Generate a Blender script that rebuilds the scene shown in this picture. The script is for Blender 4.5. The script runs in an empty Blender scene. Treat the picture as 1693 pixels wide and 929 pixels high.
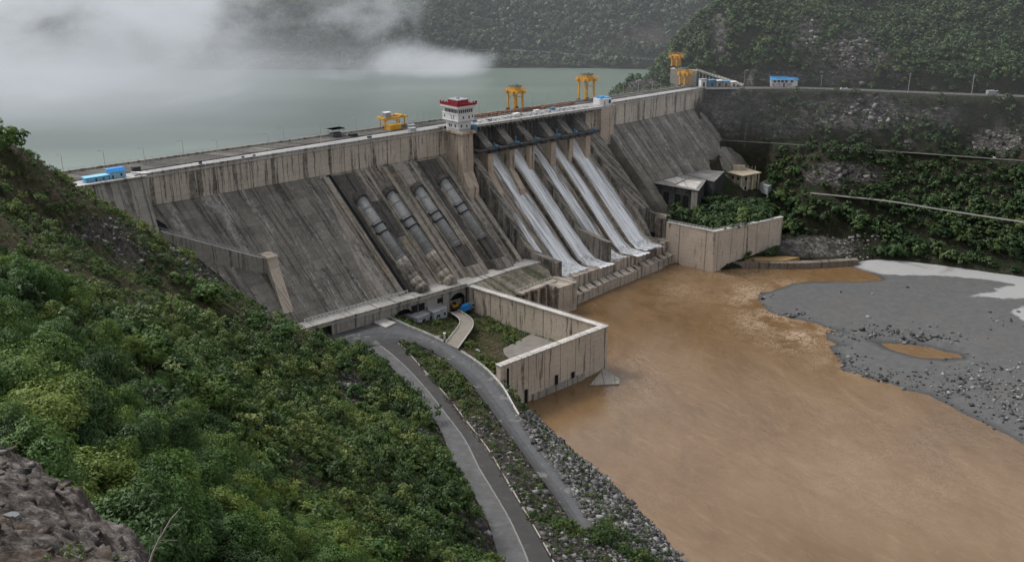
import bpy, math, random
import numpy as np
from mathutils import Vector, Matrix
random.seed(7); RS=np.random.RandomState(11)
SC=bpy.context.scene; COL=SC.collection
PI=math.pi
# ------------------------------------------------------------------ camera frame (world: metres, river at z=0, crest at z=80)
FP=1600.; CX=846.5; CY=464.5; HC=165.
PIT=math.atan((CY+100.)/FP); SP,CP=math.sin(PIT),math.cos(PIT)
def ray(px,py):
    u=(px-CX)/FP; v=-(py-CY)/FP
    return np.array([u, CP+v*SP, -SP+v*CP])
def at(px,py,z):
    d=ray(px,py); t=(z-HC)/d[2]; return np.array([d[0]*t,d[1]*t,z])
def atd(px,py,D):
    d=ray(px,py); return np.array([d[0]*D,d[1]*D,HC+d[2]*D])
def project(P):
    P=np.asarray(P,float); q=P-np.array([0,0,HC])
    w=q[...,1]*CP-q[...,2]*SP; up=q[...,1]*SP+q[...,2]*CP
    w=np.where(w>1e-3,w,1e-3)
    return CX+FP*q[...,0]/w, CY-FP*up/w, w
P0=at(230,290,80); P1=at(1160,146,80)
A=(P1-P0)/np.linalg.norm(P1-P0); N=np.array([A[1],-A[0],0]); TH=math.atan2(A[1],A[0])
def dam(s,n,z): return np.array([P0[0]+A[0]*s+N[0]*n,P0[1]+A[1]*s+N[1]*n,z])
def sn(P): q=np.asarray(P,float)-P0; return q[...,0]*A[0]+q[...,1]*A[1], q[...,0]*N[0]+q[...,1]*N[1]
K=.32
# ------------------------------------------------------------------ object helpers
def props(o,label=None,cat=None,group=None,kind=None):
    if label: o['label']=label
    if cat: o['category']=cat
    if group: o['group']=group
    if kind: o['kind']=kind
    return o
def empty(name,loc=(0,0,0),rz=0.,label=None,cat=None,group=None):
    o=bpy.data.objects.new(name,None); COL.objects.link(o); o.location=loc; o.rotation_euler=(0,0,rz); o.empty_display_size=1
    return props(o,label,cat,group)
def link(name,me,mat=None,parent=None,smooth=False):
    if mat is not None: me.materials.append(mat)
    o=bpy.data.objects.new(name,me); COL.objects.link(o)
    if parent is not None: o.parent=parent
    if smooth: me.polygons.foreach_set('use_smooth',[True]*len(me.polygons))
    return o
def rot(v,rz): c,s=math.cos(rz),math.sin(rz); return (v[0]*c-v[1]*s,v[0]*s+v[1]*c,v[2])
class MB:
    def __init__(s): s.v=[]; s.f=[]
    def add(s,vs,fs):
        b=len(s.v); s.v+= [tuple(map(float,v)) for v in vs]; s.f+=[tuple(b+i for i in f) for f in fs]; return s
    def box(s,x0,x1,y0,y1,z0,z1,rz=0,c=(0,0,0),tap=0):
        vs=[]
        for z,t in ((z0,0),(z1,tap)):
            for x,y in ((x0+t,y0+t),(x1-t,y0+t),(x1-t,y1-t),(x0+t,y1-t)):
                q=rot((x,y,z),rz); vs.append((q[0]+c[0],q[1]+c[1],q[2]+c[2]))
        return s.add(vs,[(3,2,1,0),(4,5,6,7),(0,1,5,4),(1,2,6,5),(2,3,7,6),(3,0,4,7)])
    def prism(s,poly,z0,z1):           # polygon in plan (ccw)
        n=len(poly); vs=[(p[0],p[1],z0 if np.isscalar(z0) else z0[i]) for i,p in enumerate(poly)]+[(p[0],p[1],z1 if np.isscalar(z1) else z1[i]) for i,p in enumerate(poly)]
        return s.add(vs,[tuple(reversed(range(n))),tuple(range(n,2*n))]+[(i,(i+1)%n,n+(i+1)%n,n+i) for i in range(n)])
    def prof(s,poly,s0,s1,k=0.,ks=None):       # profile (n,z) swept along the dam from s0 to s1, sheared by k*n; dam local coords
        n=len(poly); vs=[]
        for q in (s0,s1):
            for p in poly: vs.append((q+k*p[0],-p[0],p[1]))
        return s.add(vs,[tuple(range(n)),tuple(reversed(range(n,2*n)))]+[((i+1)%n,i,n+i,n+(i+1)%n) for i in range(n)])
    def bar(s,a,b,r,seg=6,r2=None,sq=False):
        a=Vector(a); b=Vector(b); d=(b-a)
        if d.length<1e-6: return s
        d.normalize(); up=Vector((0,0,1)) if abs(d.z)<.9 else Vector((1,0,0))
        x=d.cross(up).normalized(); y=d.cross(x).normalized(); r2=r if r2 is None else r2
        vs=[]; seg=4 if sq else seg; off=PI/4 if sq else 0
        for p,q in ((a,r),(b,r2)):
            for i in range(seg):
                t=2*PI*i/seg+off; vs.append(p+x*math.cos(t)*q+y*math.sin(t)*q)
        return s.add(vs,[tuple(range(seg)),tuple(reversed(range(seg,2*seg)))]+[((i+1)%seg,i,seg+i,seg+(i+1)%seg) for i in range(seg)])
    def quad(s,a,b,c,d): return s.add([a,b,c,d],[(0,1,2,3)])
    def ribbon(s,L,R,closed=False):
        n=len(L); return s.add(list(L)+list(R),[(i,i+1,n+i+1,n+i) for i in range(n-1)])
    def build(s,name,mat,parent=None,smooth=False):
        me=bpy.data.meshes.new(name); me.from_pydata(s.v,[],s.f); me.update()
        import bmesh
        bm=bmesh.new(); bm.from_mesh(me); bmesh.ops.recalc_face_normals(bm,faces=bm.faces); bm.to_mesh(me); bm.free()
        return link(name,me,mat,parent,smooth)
def copy_tree(o,parent=None,label=None,group=None):
    c=o.copy(); COL.objects.link(c); c.parent=parent
    if label: c['label']=label
    if group: c['group']=group
    for ch in list(o.children): copy_tree(ch,c)
    return c
def npmesh(name,V,F,attrs=None):
    """V (n,3), F (m,k) arrays -> mesh; attrs {name: (n,) float}"""
    me=bpy.data.meshes.new(name); V=np.asarray(V,np.float32); F=np.asarray(F,np.int32); m,k=F.shape
    me.vertices.add(len(V)); me.vertices.foreach_set('co',V.ravel())
    me.loops.add(m*k); me.loops.foreach_set('vertex_index',F.ravel())
    me.polygons.add(m); me.polygons.foreach_set('loop_start',np.arange(0,m*k,k,dtype=np.int32)); me.polygons.foreach_set('loop_total',np.full(m,k,np.int32))
    me.update(calc_edges=True)
    for a,vals in (attrs or {}).items():
        at_=me.attributes.new(a,'FLOAT','POINT'); at_.data.foreach_set('value',np.asarray(vals,np.float32))
    return me
# ------------------------------------------------------------------ material helpers
class NT:
    def __init__(s,name):
        s.m=bpy.data.materials.new(name); s.m.use_nodes=True; s.t=s.m.node_tree; s.t.nodes.clear()
        s.out=s.t.nodes.new('ShaderNodeOutputMaterial')
    def n(s,typ,**kw):
        nd=s.t.nodes.new(typ); ins=kw.pop('ins',{})
        for k,v in kw.items(): setattr(nd,k,v)
        for k,v in ins.items(): s.set(nd,k,v)
        return nd
    def set(s,nd,k,v):
        i=nd.inputs[k]
        if isinstance(v,bpy.types.NodeSocket): s.t.links.new(v,i)
        elif isinstance(v,bpy.types.Node): s.t.links.new(v.outputs[0],i)
        else:
            if hasattr(i.default_value,'__len__') and not hasattr(v,'__len__'): v=(v,)*len(i.default_value)
            if hasattr(i.default_value,'__len__') and len(i.default_value)==4 and len(v)==3: v=(*v,1)
            i.default_value=v
    def math(s,op,a,b=None,c=None,clamp=False):
        nd=s.n('ShaderNodeMath',operation=op,use_clamp=clamp); s.set(nd,0,a)
        if b is not None: s.set(nd,1,b)
        if c is not None: s.set(nd,2,c)
        return nd.outputs[0]
    def noise(s,vec,scale,detail=4,rough=.6,dist=0.,out=0):
        nd=s.n('ShaderNodeTexNoise',ins={'Vector':vec,'Scale':scale,'Detail':detail,'Roughness':rough,'Distortion':dist}); return nd.outputs[out]
    def ramp(s,fac,stops,interp='LINEAR'):
        nd=s.n('ShaderNodeValToRGB'); s.set(nd,0,fac); cr=nd.color_ramp; cr.interpolation=interp
        while len(cr.elements)<len(stops): cr.elements.new(.5)
        for e,(p,c) in zip(cr.elements,stops):
            e.position=p; e.color=(*c,1) if hasattr(c,'__len__') else (c,c,c,1)
        return nd.outputs[0]
    def sm(s,v,a,b):  # smoothstep map a..b -> 0..1
        nd=s.n('ShaderNodeMapRange',interpolation_type='SMOOTHSTEP'); s.set(nd,0,v); s.set(nd,1,a); s.set(nd,2,b); return nd.outputs[0]
    def mix(s,f,a,b,mode='MIX'):
        nd=s.n('ShaderNodeMix',data_type='RGBA',blend_type=mode); s.set(nd,0,f); s.set(nd,6,a); s.set(nd,7,b); return nd.outputs[2]
    def comb(s,x,y,z): nd=s.n('ShaderNodeCombineXYZ'); s.set(nd,0,x); s.set(nd,1,y); s.set(nd,2,z); return nd.outputs[0]
    def obj(s): return s.n('ShaderNodeTexCoord').outputs['Object']
    def pos(s): return s.n('ShaderNodeNewGeometry').outputs['Position']
    def sep(s,v): nd=s.n('ShaderNodeSeparateXYZ'); s.set(nd,0,v); return nd.outputs
    def attr(s,name): return s.n('ShaderNodeAttribute',attribute_name=name).outputs['Fac']
    def bump(s,h,dist=.3,st=1.): return s.n('ShaderNodeBump',ins={'Height':h,'Distance':dist,'Strength':st}).outputs[0]
    def pbr(s,col,rough=.85,norm=None,spec=.3,metal=0.,**kw):
        b=s.n('ShaderNodeBsdfPrincipled'); s.set(b,'Base Color',col); s.set(b,'Roughness',rough); s.set(b,'Specular IOR Level',spec); s.set(b,'Metallic',metal)
        if norm is not None: s.set(b,'Normal',norm)
        for k,v in kw.items(): s.set(b,k.replace('_',' '),v)
        s.t.links.new(b.outputs[0],s.out.inputs[0]); return s.m
def plain(name,col,rough=.6,metal=0.,var=.25,scale=1.5):
    t=NT(name); v=t.obj(); n1=t.noise(v,scale,5,.65); n2=t.noise(v,scale*9,3,.6)
    f=t.math('MULTIPLY_ADD',n1,.7,t.math('MULTIPLY',n2,.3))
    c=t.ramp(f,[(.3,tuple(x*(1-var) for x in col)),(.7,tuple(min(1,x*(1+var*.6)) for x in col))])
    return t.pbr(c,rough,t.bump(n2,.02,.3),.35,metal)
def concrete(name,light=(.36,.33,.29),mid=(.2,.185,.165),dark=(.05,.047,.043),k=K,amt=.5,lifts=1.6,joint=15.,fine=1.,orange=0.,panel=0.,bump=.25,white=0.):
    """weathered concrete: pale base, dark dirt runs that follow the fall line, lift lines, block joints, lime streaks"""
    t=NT(name); o=t.obj(); x,y,z=t.sep(o)[:3]
    u=t.math('ADD',x,t.math('MULTIPLY',y,k))
    nb=t.noise(o,.06,5,.6); jig=t.math('MULTIPLY',t.noise(o,.3,4,.6),1.1); uj=t.math('ADD',u,jig)
    blot=t.noise(o,.7,7,.72); big=t.noise(o,.11,5,.6)
    base=t.mix(t.sm(t.math('ADD',t.math('MULTIPLY',blot,.5),t.math('MULTIPLY',big,.5)),.38,.62),mid,light)
    sh=(amt-.5)*1.1
    s1=t.sm(t.noise(t.comb(t.math('MULTIPLY',uj,.42*fine),t.math('MULTIPLY',z,.022),0),1.,4,.55),.54-sh,.60-sh)
    s2=t.sm(t.noise(t.comb(t.math('MULTIPLY',uj,1.35*fine),t.math('MULTIPLY',z,.045),9.),1.,4,.6),.57-sh,.64-sh)
    s3=t.sm(t.noise(t.comb(t.math('MULTIPLY',uj,4.*fine),t.math('MULTIPLY',z,.14),4.),1.,4,.65),.6-sh,.68-sh)
    brk=t.math('MULTIPLY_ADD',t.sm(t.noise(o,.45,6,.75),.34,.6),.55,.45)
    s=t.math('MULTIPLY',t.math('MAXIMUM',t.math('MULTIPLY',s1,.85),t.math('MAXIMUM',t.math('MULTIPLY',s2,.75),t.math('MULTIPLY',s3,.45))),brk)
    col=t.mix(s,base,dark)
    if panel>0:
        pz=t.math('FLOOR',t.math('DIVIDE',z,3.2)); pu=t.math('FLOOR',t.math('DIVIDE',t.math('ADD',u,t.math('MULTIPLY',nb,.6)),5.1))
        w=t.n('ShaderNodeTexWhiteNoise',noise_dimensions='3D',ins={'Vector':t.comb(pu,pz,0)}).outputs[0]
        col=t.mix(t.math('MULTIPLY',w,panel),col,(.04,.039,.037))
    if orange>0:
        om=t.math('MULTIPLY',t.sm(t.noise(t.comb(t.math('MULTIPLY',u,.12),t.math('MULTIPLY',z,.07),3.),1.,6,.75),.57,.68),orange)
        col=t.mix(om,col,(.26,.15,.035))
    if white>0:
        cm=t.sm(t.noise(t.comb(t.math('MULTIPLY',u,.16),t.math('MULTIPLY',z,.02),31.),1.,3,.6),.4,.66)
        w1=t.noise(t.comb(t.math('MULTIPLY',uj,1.7),t.math('MULTIPLY',z,.16),21.),1.,6,.75)
        w2=t.noise(o,.5,6,.8)
        wm=t.sm(t.math('ADD',t.math('MULTIPLY',w1,.6),t.math('ADD',t.math('MULTIPLY',w2,.4),t.math('MULTIPLY',cm,.13))),.57,.68)
        col=t.mix(t.math('MULTIPLY',wm,white),col,(.36,.34,.3))
    lz=t.math('FRACT',t.math('DIVIDE',t.math('ADD',z,t.math('MULTIPLY',nb,.3)),lifts)); ll=t.math('LESS_THAN',lz,.07)
    lu=t.math('FRACT',t.math('DIVIDE',u,joint)); lj=t.math('LESS_THAN',lu,.35/joint)
    bk=t.sm(t.noise(o,.22,4,.7),.42,.62)
    m=t.math('MAXIMUM',t.math('MULTIPLY',t.math('MULTIPLY',ll,bk),.5),t.math('MULTIPLY',lj,.7))
    col=t.mix(m,col,t.mix(1.,col,(.3,.3,.3),'MULTIPLY'))
    h=t.math('SUBTRACT',t.noise(o,1.4,6,.7),t.math('MULTIPLY',m,.6))
    return t.pbr(col,.85,t.bump(h,bump,.6),.25)
# ------------------------------------------------------------------ numpy noise
def _hash(ix,iy,seed): 
    h=(ix.astype(np.int64)*374761393+iy.astype(np.int64)*668265263+seed*982451653)&0x7fffffff
    h=(h^(h>>13))*1274126177&0x7fffffff; return ((h^(h>>16))&0xffff)/65535.
def vnoise(x,y,seed=0):
    ix=np.floor(x); iy=np.floor(y); fx=x-ix; fy=y-iy; fx=fx*fx*(3-2*fx); fy=fy*fy*(3-2*fy)
    a=_hash(ix,iy,seed); b=_hash(ix+1,iy,seed); c=_hash(ix,iy+1,seed); d=_hash(ix+1,iy+1,seed)
    return (a*(1-fx)+b*fx)*(1-fy)+(c*(1-fx)+d*fx)*fy
def fbm(x,y,sc,oct=5,seed=0,gain=.5,ridge=False):
    r=0; am=1; tot=0
    for i in range(oct):
        v=vnoise(x/sc*2**i+17.3*i,y/sc*2**i-9.1*i,seed+i)
        if ridge: v=1-abs(2*v-1)
        r=r+am*v; tot+=am; am*=gain
    return r/tot-.5
def tps(pts,lam=1e-3):
    P=np.array(pts,float); c=P[:,:2].mean(0); sc=100.
    X=(P[:,:2]-c)/sc; n=len(P)
    def U(r2): return np.where(r2>1e-12,.5*r2*np.log(np.maximum(r2,1e-12)),0)
    d=((X[:,None]-X[None])**2).sum(-1); Kk=U(d)+lam*np.eye(n)
    Q=np.hstack([np.ones((n,1)),X]); M=np.zeros((n+3,n+3)); M[:n,:n]=Kk; M[:n,n:]=Q; M[n:,:n]=Q.T
    w=np.linalg.solve(M,np.concatenate([P[:,2],[0,0,0]]))
    def ev(x,y):
        x=np.asarray(x,float); y=np.asarray(y,float); sh=x.shape; xx=((x.ravel()-c[0])/sc); yy=((y.ravel()-c[1])/sc); out=np.empty(len(xx))
        for i in range(0,len(xx),40000):
            a=xx[i:i+40000]; b=yy[i:i+40000]
            r2=(a[:,None]-X[None,:,0])**2+(b[:,None]-X[None,:,1])**2
            out[i:i+40000]=U(r2)@w[:n]+w[n]+w[n+1]*a+w[n+2]*b
        return out.reshape(sh)
    return ev
def polydist(x,y,poly,closed=True):
    """signed distance (positive inside) to polygon / plain distance to an open line"""
    P=np.array(poly,float)[:,:2]; n=len(P); d=np.full(x.shape,1e9); ins=np.zeros(x.shape,bool)
    for i in range(n if closed else n-1):
        a=P[i]; b=P[(i+1)%n]; e=b-a; L=max((e**2).sum(),1e-9)
        t=np.clip(((x-a[0])*e[0]+(y-a[1])*e[1])/L,0,1)
        d=np.minimum(d,np.hypot(x-a[0]-t*e[0],y-a[1]-t*e[1]))
        if closed and e[1]!=0:
            c=((a[1]>y)!=(b[1]>y))&(x<(b[0]-a[0])*(y-a[1])/e[1]+a[0]); ins^=c
    return np.where(ins,d,-d) if closed else d
def grid(name,x0,x1,y0,y1,step,fn,mat,attrs=None,kind='structure'):
    xs=np.arange(x0,x1+step,step); ys=np.arange(y0,y1+step,step); X,Y=np.meshgrid(xs,ys); Z=fn(X,Y)
    nx,ny=len(xs),len(ys); I=np.arange(nx*ny).reshape(ny,nx)
    F=np.stack([I[:-1,:-1],I[:-1,1:],I[1:,1:],I[1:,:-1]],-1).reshape(-1,4)
    at_={k:f(X,Y).ravel() for k,f in (attrs or {}).items()}
    me=npmesh(name,np.stack([X,Y,Z],-1).reshape(-1,3),F,at_); o=link(name,me,mat,None,True); props(o,kind=kind); return o
def bilin(ev,x0,x1,y0,y1,step):
    """cached sampler of a terrain function"""
    xs=np.arange(x0,x1+step,step); ys=np.arange(y0,y1+step,step); X,Y=np.meshgrid(xs,ys); Z=ev(X,Y)
    def f(x,y):
        x=np.asarray(x,float); y=np.asarray(y,float)
        gx=np.clip((x-x0)/step,0,len(xs)-1.001); gy=np.clip((y-y0)/step,0,len(ys)-1.001); ix=gx.astype(int); iy=gy.astype(int); fx=gx-ix; fy=gy-iy
        return (Z[iy,ix]*(1-fx)+Z[iy,ix+1]*fx)*(1-fy)+(Z[iy+1,ix]*(1-fx)+Z[iy+1,ix+1]*fx)*fy
    return f
#@@PART2
# ------------------------------------------------------------------ render settings, camera, light
cam=bpy.data.cameras.new('camera'); camo=bpy.data.objects.new('camera',cam); COL.objects.link(camo)
cam.sensor_width=36; cam.lens=FP/1693*36; cam.clip_end=8000; cam.clip_start=.5
camo.location=(0,0,HC); camo.rotation_euler=(PI/2-PIT,0,0); SC.camera=camo
SC.view_settings.view_transform='Standard'; SC.view_settings.look='None'; SC.view_settings.exposure=0; SC.view_settings.gamma=1
w=bpy.data.worlds.new('World'); SC.world=w; w.use_nodes=True; nt=w.node_tree; nt.nodes.clear()
SUN_EL=math.radians(52); SUN_AZ=math.radians(-60)
sky=nt.nodes.new('ShaderNodeTexSky'); sky.sky_type='NISHITA'; sky.sun_disc=False; sky.sun_elevation=SUN_EL; sky.sun_rotation=SUN_AZ; sky.air_density=1; sky.dust_density=4; sky.ozone_density=1
hsv=nt.nodes.new('ShaderNodeHueSaturation'); hsv.inputs['Saturation'].default_value=.28
bg=nt.nodes.new('ShaderNodeBackground'); bg.inputs[1].default_value=.215; ow=nt.nodes.new('ShaderNodeOutputWorld')
nt.links.new(sky.outputs[0],hsv.inputs['Color']); nt.links.new(hsv.outputs[0],bg.inputs[0]); nt.links.new(bg.outputs[0],ow.inputs[0])
sl=bpy.data.lights.new('sun','SUN'); sl.energy=2.1; sl.angle=math.radians(14); sl.color=(1,.97,.93); so=bpy.data.objects.new('sun',sl); COL.objects.link(so)
so.rotation_euler=Vector((-math.sin(SUN_AZ)*-1*math.cos(SUN_EL),math.cos(SUN_AZ)*math.cos(SUN_EL),math.sin(SUN_EL))).to_track_quat('Z','Y').to_euler()
so.location=(0,200,400)
cy=SC.cycles; cy.max_bounces=6; cy.diffuse_bounces=2; cy.glossy_bounces=2; cy.transmission_bounces=2; cy.transparent_max_bounces=8; cy.volume_bounces=1
cy.use_adaptive_sampling=True; cy.adaptive_threshold=.02; cy.use_denoising=True; cy.caustics_reflective=False; cy.caustics_refractive=False
cy.volume_step_rate=1.; cy.volume_max_steps=64
LOWLEN=205.
# ------------------------------------------------------------------ ground materials
def mat_terrain(name,grass=(.075,.085,.026),soil=(.115,.088,.058),rock=(.2,.18,.165),rockd=(.045,.04,.037),sc=1.):
    t=NT(name); p=t.pos(); r=t.attr('rock')
    n1=t.noise(p,.35*sc,6,.7); n2=t.noise(p,.05*sc,4,.6); n3=t.noise(p,1.6*sc,5,.7)
    st=t.noise(t.comb(t.math('ADD',t.math('MULTIPLY',t.sep(p)[0],.35),t.math('MULTIPLY',t.sep(p)[2],.5)),t.math('MULTIPLY',t.sep(p)[1],.12),t.math('MULTIPLY',t.sep(p)[2],1.1)),1.*sc,6,.75,1.2)
    rc=t.ramp(t.math('ADD',t.math('MULTIPLY',st,.6),t.math('MULTIPLY',n3,.4)),[(.36,rockd),(.52,tuple((a+b)/2.6 for a,b in zip(rock,rockd))),(.68,rock),(.8,tuple(min(1,x*1.6) for x in rock))])
    gc=t.mix(t.sm(n1,.42,.62),soil,grass); gc=t.mix(t.sm(n2,.4,.65),gc,t.mix(1.,gc,(.55,.6,.5),'MULTIPLY'))
    rg=t.math('ABSOLUTE',t.math('SUBTRACT',t.noise(t.comb(t.math('MULTIPLY',t.sep(p)[0],.5),t.math('MULTIPLY',t.sep(p)[1],.4),t.math('MULTIPLY',t.sep(p)[2],1.1)),.9*sc,6,.7,.8),.5))
    rc=t.mix(t.math('SUBTRACT',1.,t.sm(rg,.0,.035)),rc,t.mix(1.,rc,(.3,.3,.3),'MULTIPLY'))
    pt=t.sm(t.noise(p,.11*sc,5,.7),.5,.64); rc=t.mix(t.math('MULTIPLY',pt,.55),rc,t.mix(1.,rc,(1.9,1.85,1.8),'MULTIPLY')); rc=t.mix(t.math('MULTIPLY',t.sm(n2,.5,.62),.5),rc,t.mix(.5,rc,gc))
    c=t.mix(t.sm(t.math('ADD',r,t.math('MULTIPLY',t.math('SUBTRACT',n1,.5),.9)),.35,.6),gc,rc)
    h=t.math('ADD',t.math('MULTIPLY',st,1.2),t.math('ADD',t.math('MULTIPLY',n3,.5),t.math('MULTIPLY',t.sm(rg,0,.06),.5)))
    return t.pbr(c,.9,t.bump(h,1.6/sc,1.),.2)
M_west=mat_terrain('hillside soil and rock'); M_east=mat_terrain('gorge rock and scrub',grass=(.05,.07,.028),soil=(.075,.068,.05),rock=(.42,.39,.365),rockd=(.03,.028,.027),sc=.42)
M_far=mat_terrain('distant forest slope',grass=(.025,.04,.02),soil=(.03,.04,.022),rock=(.2,.17,.15),sc=.3)
def mat_leaf(name,c0,c1,c2,trans=.25,rough=.55,attr=None):
    t=NT(name); p=t.pos(); r=t.n('ShaderNodeObjectInfo').outputs['Random']
    if attr: r=t.attr(attr)
    n=t.noise(p,.12,3,.6); n2=t.noise(p,2.3,2,.6)
    f=t.math('ADD',t.math('MULTIPLY',r,.45),t.math('ADD',t.math('MULTIPLY',n,.45),t.math('MULTIPLY',n2,.25)))
    c=t.ramp(f,[(.3,c0),(.56,c1),(.85,c2)])
    b=t.n('ShaderNodeBsdfPrincipled'); t.set(b,'Base Color',c); t.set(b,'Roughness',rough); t.set(b,'Specular IOR Level',.3)
    tr=t.n('ShaderNodeBsdfTranslucent'); t.set(tr,'Color',c); mx=t.n('ShaderNodeMixShader'); t.set(mx,0,trans); t.set(mx,1,b); t.set(mx,2,tr)
    t.t.links.new(mx.outputs[0],t.out.inputs[0]); return t.m
M_leaf=mat_leaf('green leaves',(.022,.045,.012),(.058,.125,.026),(.155,.21,.036))
M_leafw=mat_leaf('hillside leaves',(.022,.042,.012),(.066,.118,.028),(.165,.2,.05),attr='tint')
M_leafe=mat_leaf('gorge leaves',(.024,.05,.02),(.055,.1,.034),(.11,.15,.045),attr='tint')
M_leafe2=mat_leaf('gorge tree leaves',(.022,.05,.018),(.055,.11,.034),(.12,.17,.045))
M_leaff=mat_leaf('far leaves',(.03,.055,.03),(.05,.085,.042),(.085,.12,.055),attr='tint')
M_bark=plain('bark',(.1,.075,.055),.9,var=.4,scale=3)
M_twig=plain('dead wood',(.32,.29,.25),.9)
def mat_asphalt(name,base=(.07,.071,.073),edge=None):
    t=NT(name); p=t.pos(); n=t.noise(p,.35,6,.7); n2=t.noise(p,3.,4,.7)
    ac=t.attr('across'); al=t.attr('along')
    c=t.ramp(t.math('ADD',t.math('MULTIPLY',n,.7),t.math('MULTIPLY',n2,.3)),[(.32,tuple(x*.55 for x in base)),(.55,base),(.75,tuple(x*1.7 for x in base))])
    if edge:
        jag=t.math('ADD',ac,t.math('MULTIPLY',t.math('SUBTRACT',t.noise(t.comb(al,0,0),.12,4,.7),.5),.12))
        jag2=t.math('ADD',ac,t.math('MULTIPLY',t.math('SUBTRACT',t.noise(p,.5,4,.7),.5),.05))
        shd=t.mix(t.sm(t.noise(p,1.1,6,.8),.6,.75),t.mix(n,(.02,.02,.021),(.055,.053,.05)),(.16,.155,.15))
        c=t.mix(t.sm(jag2,edge-.01,edge+.01),c,shd)
        ln=t.math('MULTIPLY',t.sm(jag2,edge-.035,edge-.02),t.math('SUBTRACT',1.,t.sm(jag2,edge,edge+.015)))
        c=t.mix(t.math('MULTIPLY',ln,.75),c,(.22,.22,.21))
    return t,c,n2
t,c,n2=mat_asphalt('upper road asphalt',(.09,.09,.091),edge=.56); c=t.mix(t.math('MULTIPLY',t.sm(t.noise(t.pos(),.2,5,.75),.56,.6),.35),c,(.07,.068,.065)); M_road_up=t.pbr(c,.8,t.bump(n2,.05,.4),.3)
t,c,n2=mat_asphalt('lower road asphalt',(.055,.057,.06))
ac=t.attr('across'); al=t.attr('along'); wob=t.math('ADD',ac,t.math('MULTIPLY',t.math('SUBTRACT',t.noise(t.comb(al,0,0),.03,3,.5),.5),.25))
p=t.pos(); c=t.mix(t.math('MULTIPLY',t.math('SUBTRACT',1.,t.sm(t.math('ABSOLUTE',t.math('SUBTRACT',wob,.4)),.16,.2)),.45),c,(.095,.098,.102)); c=t.mix(t.sm(t.math('ADD',ac,t.math('MULTIPLY',t.noise(p,.6,5,.7),.3)),.9,1.),c,(.03,.03,.031)); c=t.mix(t.math('MULTIPLY',t.math('SUBTRACT',1.,t.sm(t.math('ADD',ac,t.math('MULTIPLY',t.noise(p,.9,5,.7),.2)),.1,.16)),.7),c,(.13,.12,.11)); crk=t.n('ShaderNodeTexVoronoi',feature='DISTANCE_TO_EDGE',ins={'Vector':p,'Scale':.13}).outputs['Distance']; c=t.mix(t.math('MULTIPLY',t.math('LESS_THAN',crk,.015),.5),c,(.03,.03,.03)); c=t.mix(t.math('MULTIPLY',t.sm(t.noise(p,.16,5,.75),.58,.62),.45),c,(.2,.195,.185)); c=t.mix(t.sm(al,LOWLEN-30,LOWLEN-8),c,(.06,.057,.05))
M_road_lo=t.pbr(c,.75,t.bump(n2,.05,.4),.4)
def mat_gravel():
    t=NT('river gravel'); p=t.pos(); n=t.noise(p,2.2,6,.8); n2=t.noise(p,.05,5,.6,.5); n3=t.noise(p,.35,5,.7)
    vo=t.n('ShaderNodeTexVoronoi',ins={'Vector':p,'Scale':1.4}).outputs['Distance']
    dk=t.ramp(n3,[(.3,(.066,.067,.068)),(.55,(.086,.087,.087)),(.75,(.108,.107,.104))])
    lt=t.ramp(n,[(.3,(.19,.19,.19)),(.55,(.29,.29,.285)),(.75,(.4,.4,.39))])
    c=t.mix(t.sm(t.math('ADD',t.attr('light'),t.math('MULTIPLY',t.math('SUBTRACT',n3,.5),.25)),.42,.56),t.mix(t.sm(n,.66,.74),dk,(.17,.17,.165)),lt)
    c=t.mix(t.attr('wet'),c,(.03,.03,.031)); c=t.mix(t.math('MULTIPLY',t.sm(n2,.5,.7),.4),c,(.1,.09,.075))
    return t.pbr(c,t.math('SUBTRACT',.85,t.math('MULTIPLY',t.attr('wet'),.5)),t.bump(t.math('ADD',n,t.math('MULTIPLY',vo,.7)),.1,.5),.3)
M_gravel=mat_gravel()
def mat_stone(name,c0,c1,c2,sc=.6):
    t=NT(name); p=t.pos(); n=t.noise(p,sc,5,.75); r=t.attr('tint'); f=t.math('ADD',t.math('MULTIPLY',r,.75),t.math('MULTIPLY',n,.35))
    return t.pbr(t.ramp(f,[(.2,c0),(.55,c1),(.95,c2)]),.85,t.bump(t.noise(p,3,4,.7),.1,.5),.25)
M_rip=mat_stone('riprap stone',(.035,.034,.032),(.115,.112,.108),(.26,.255,.245)); M_boul=mat_stone('river boulders',(.025,.025,.025),(.085,.085,.084),(.27,.27,.26))
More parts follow.
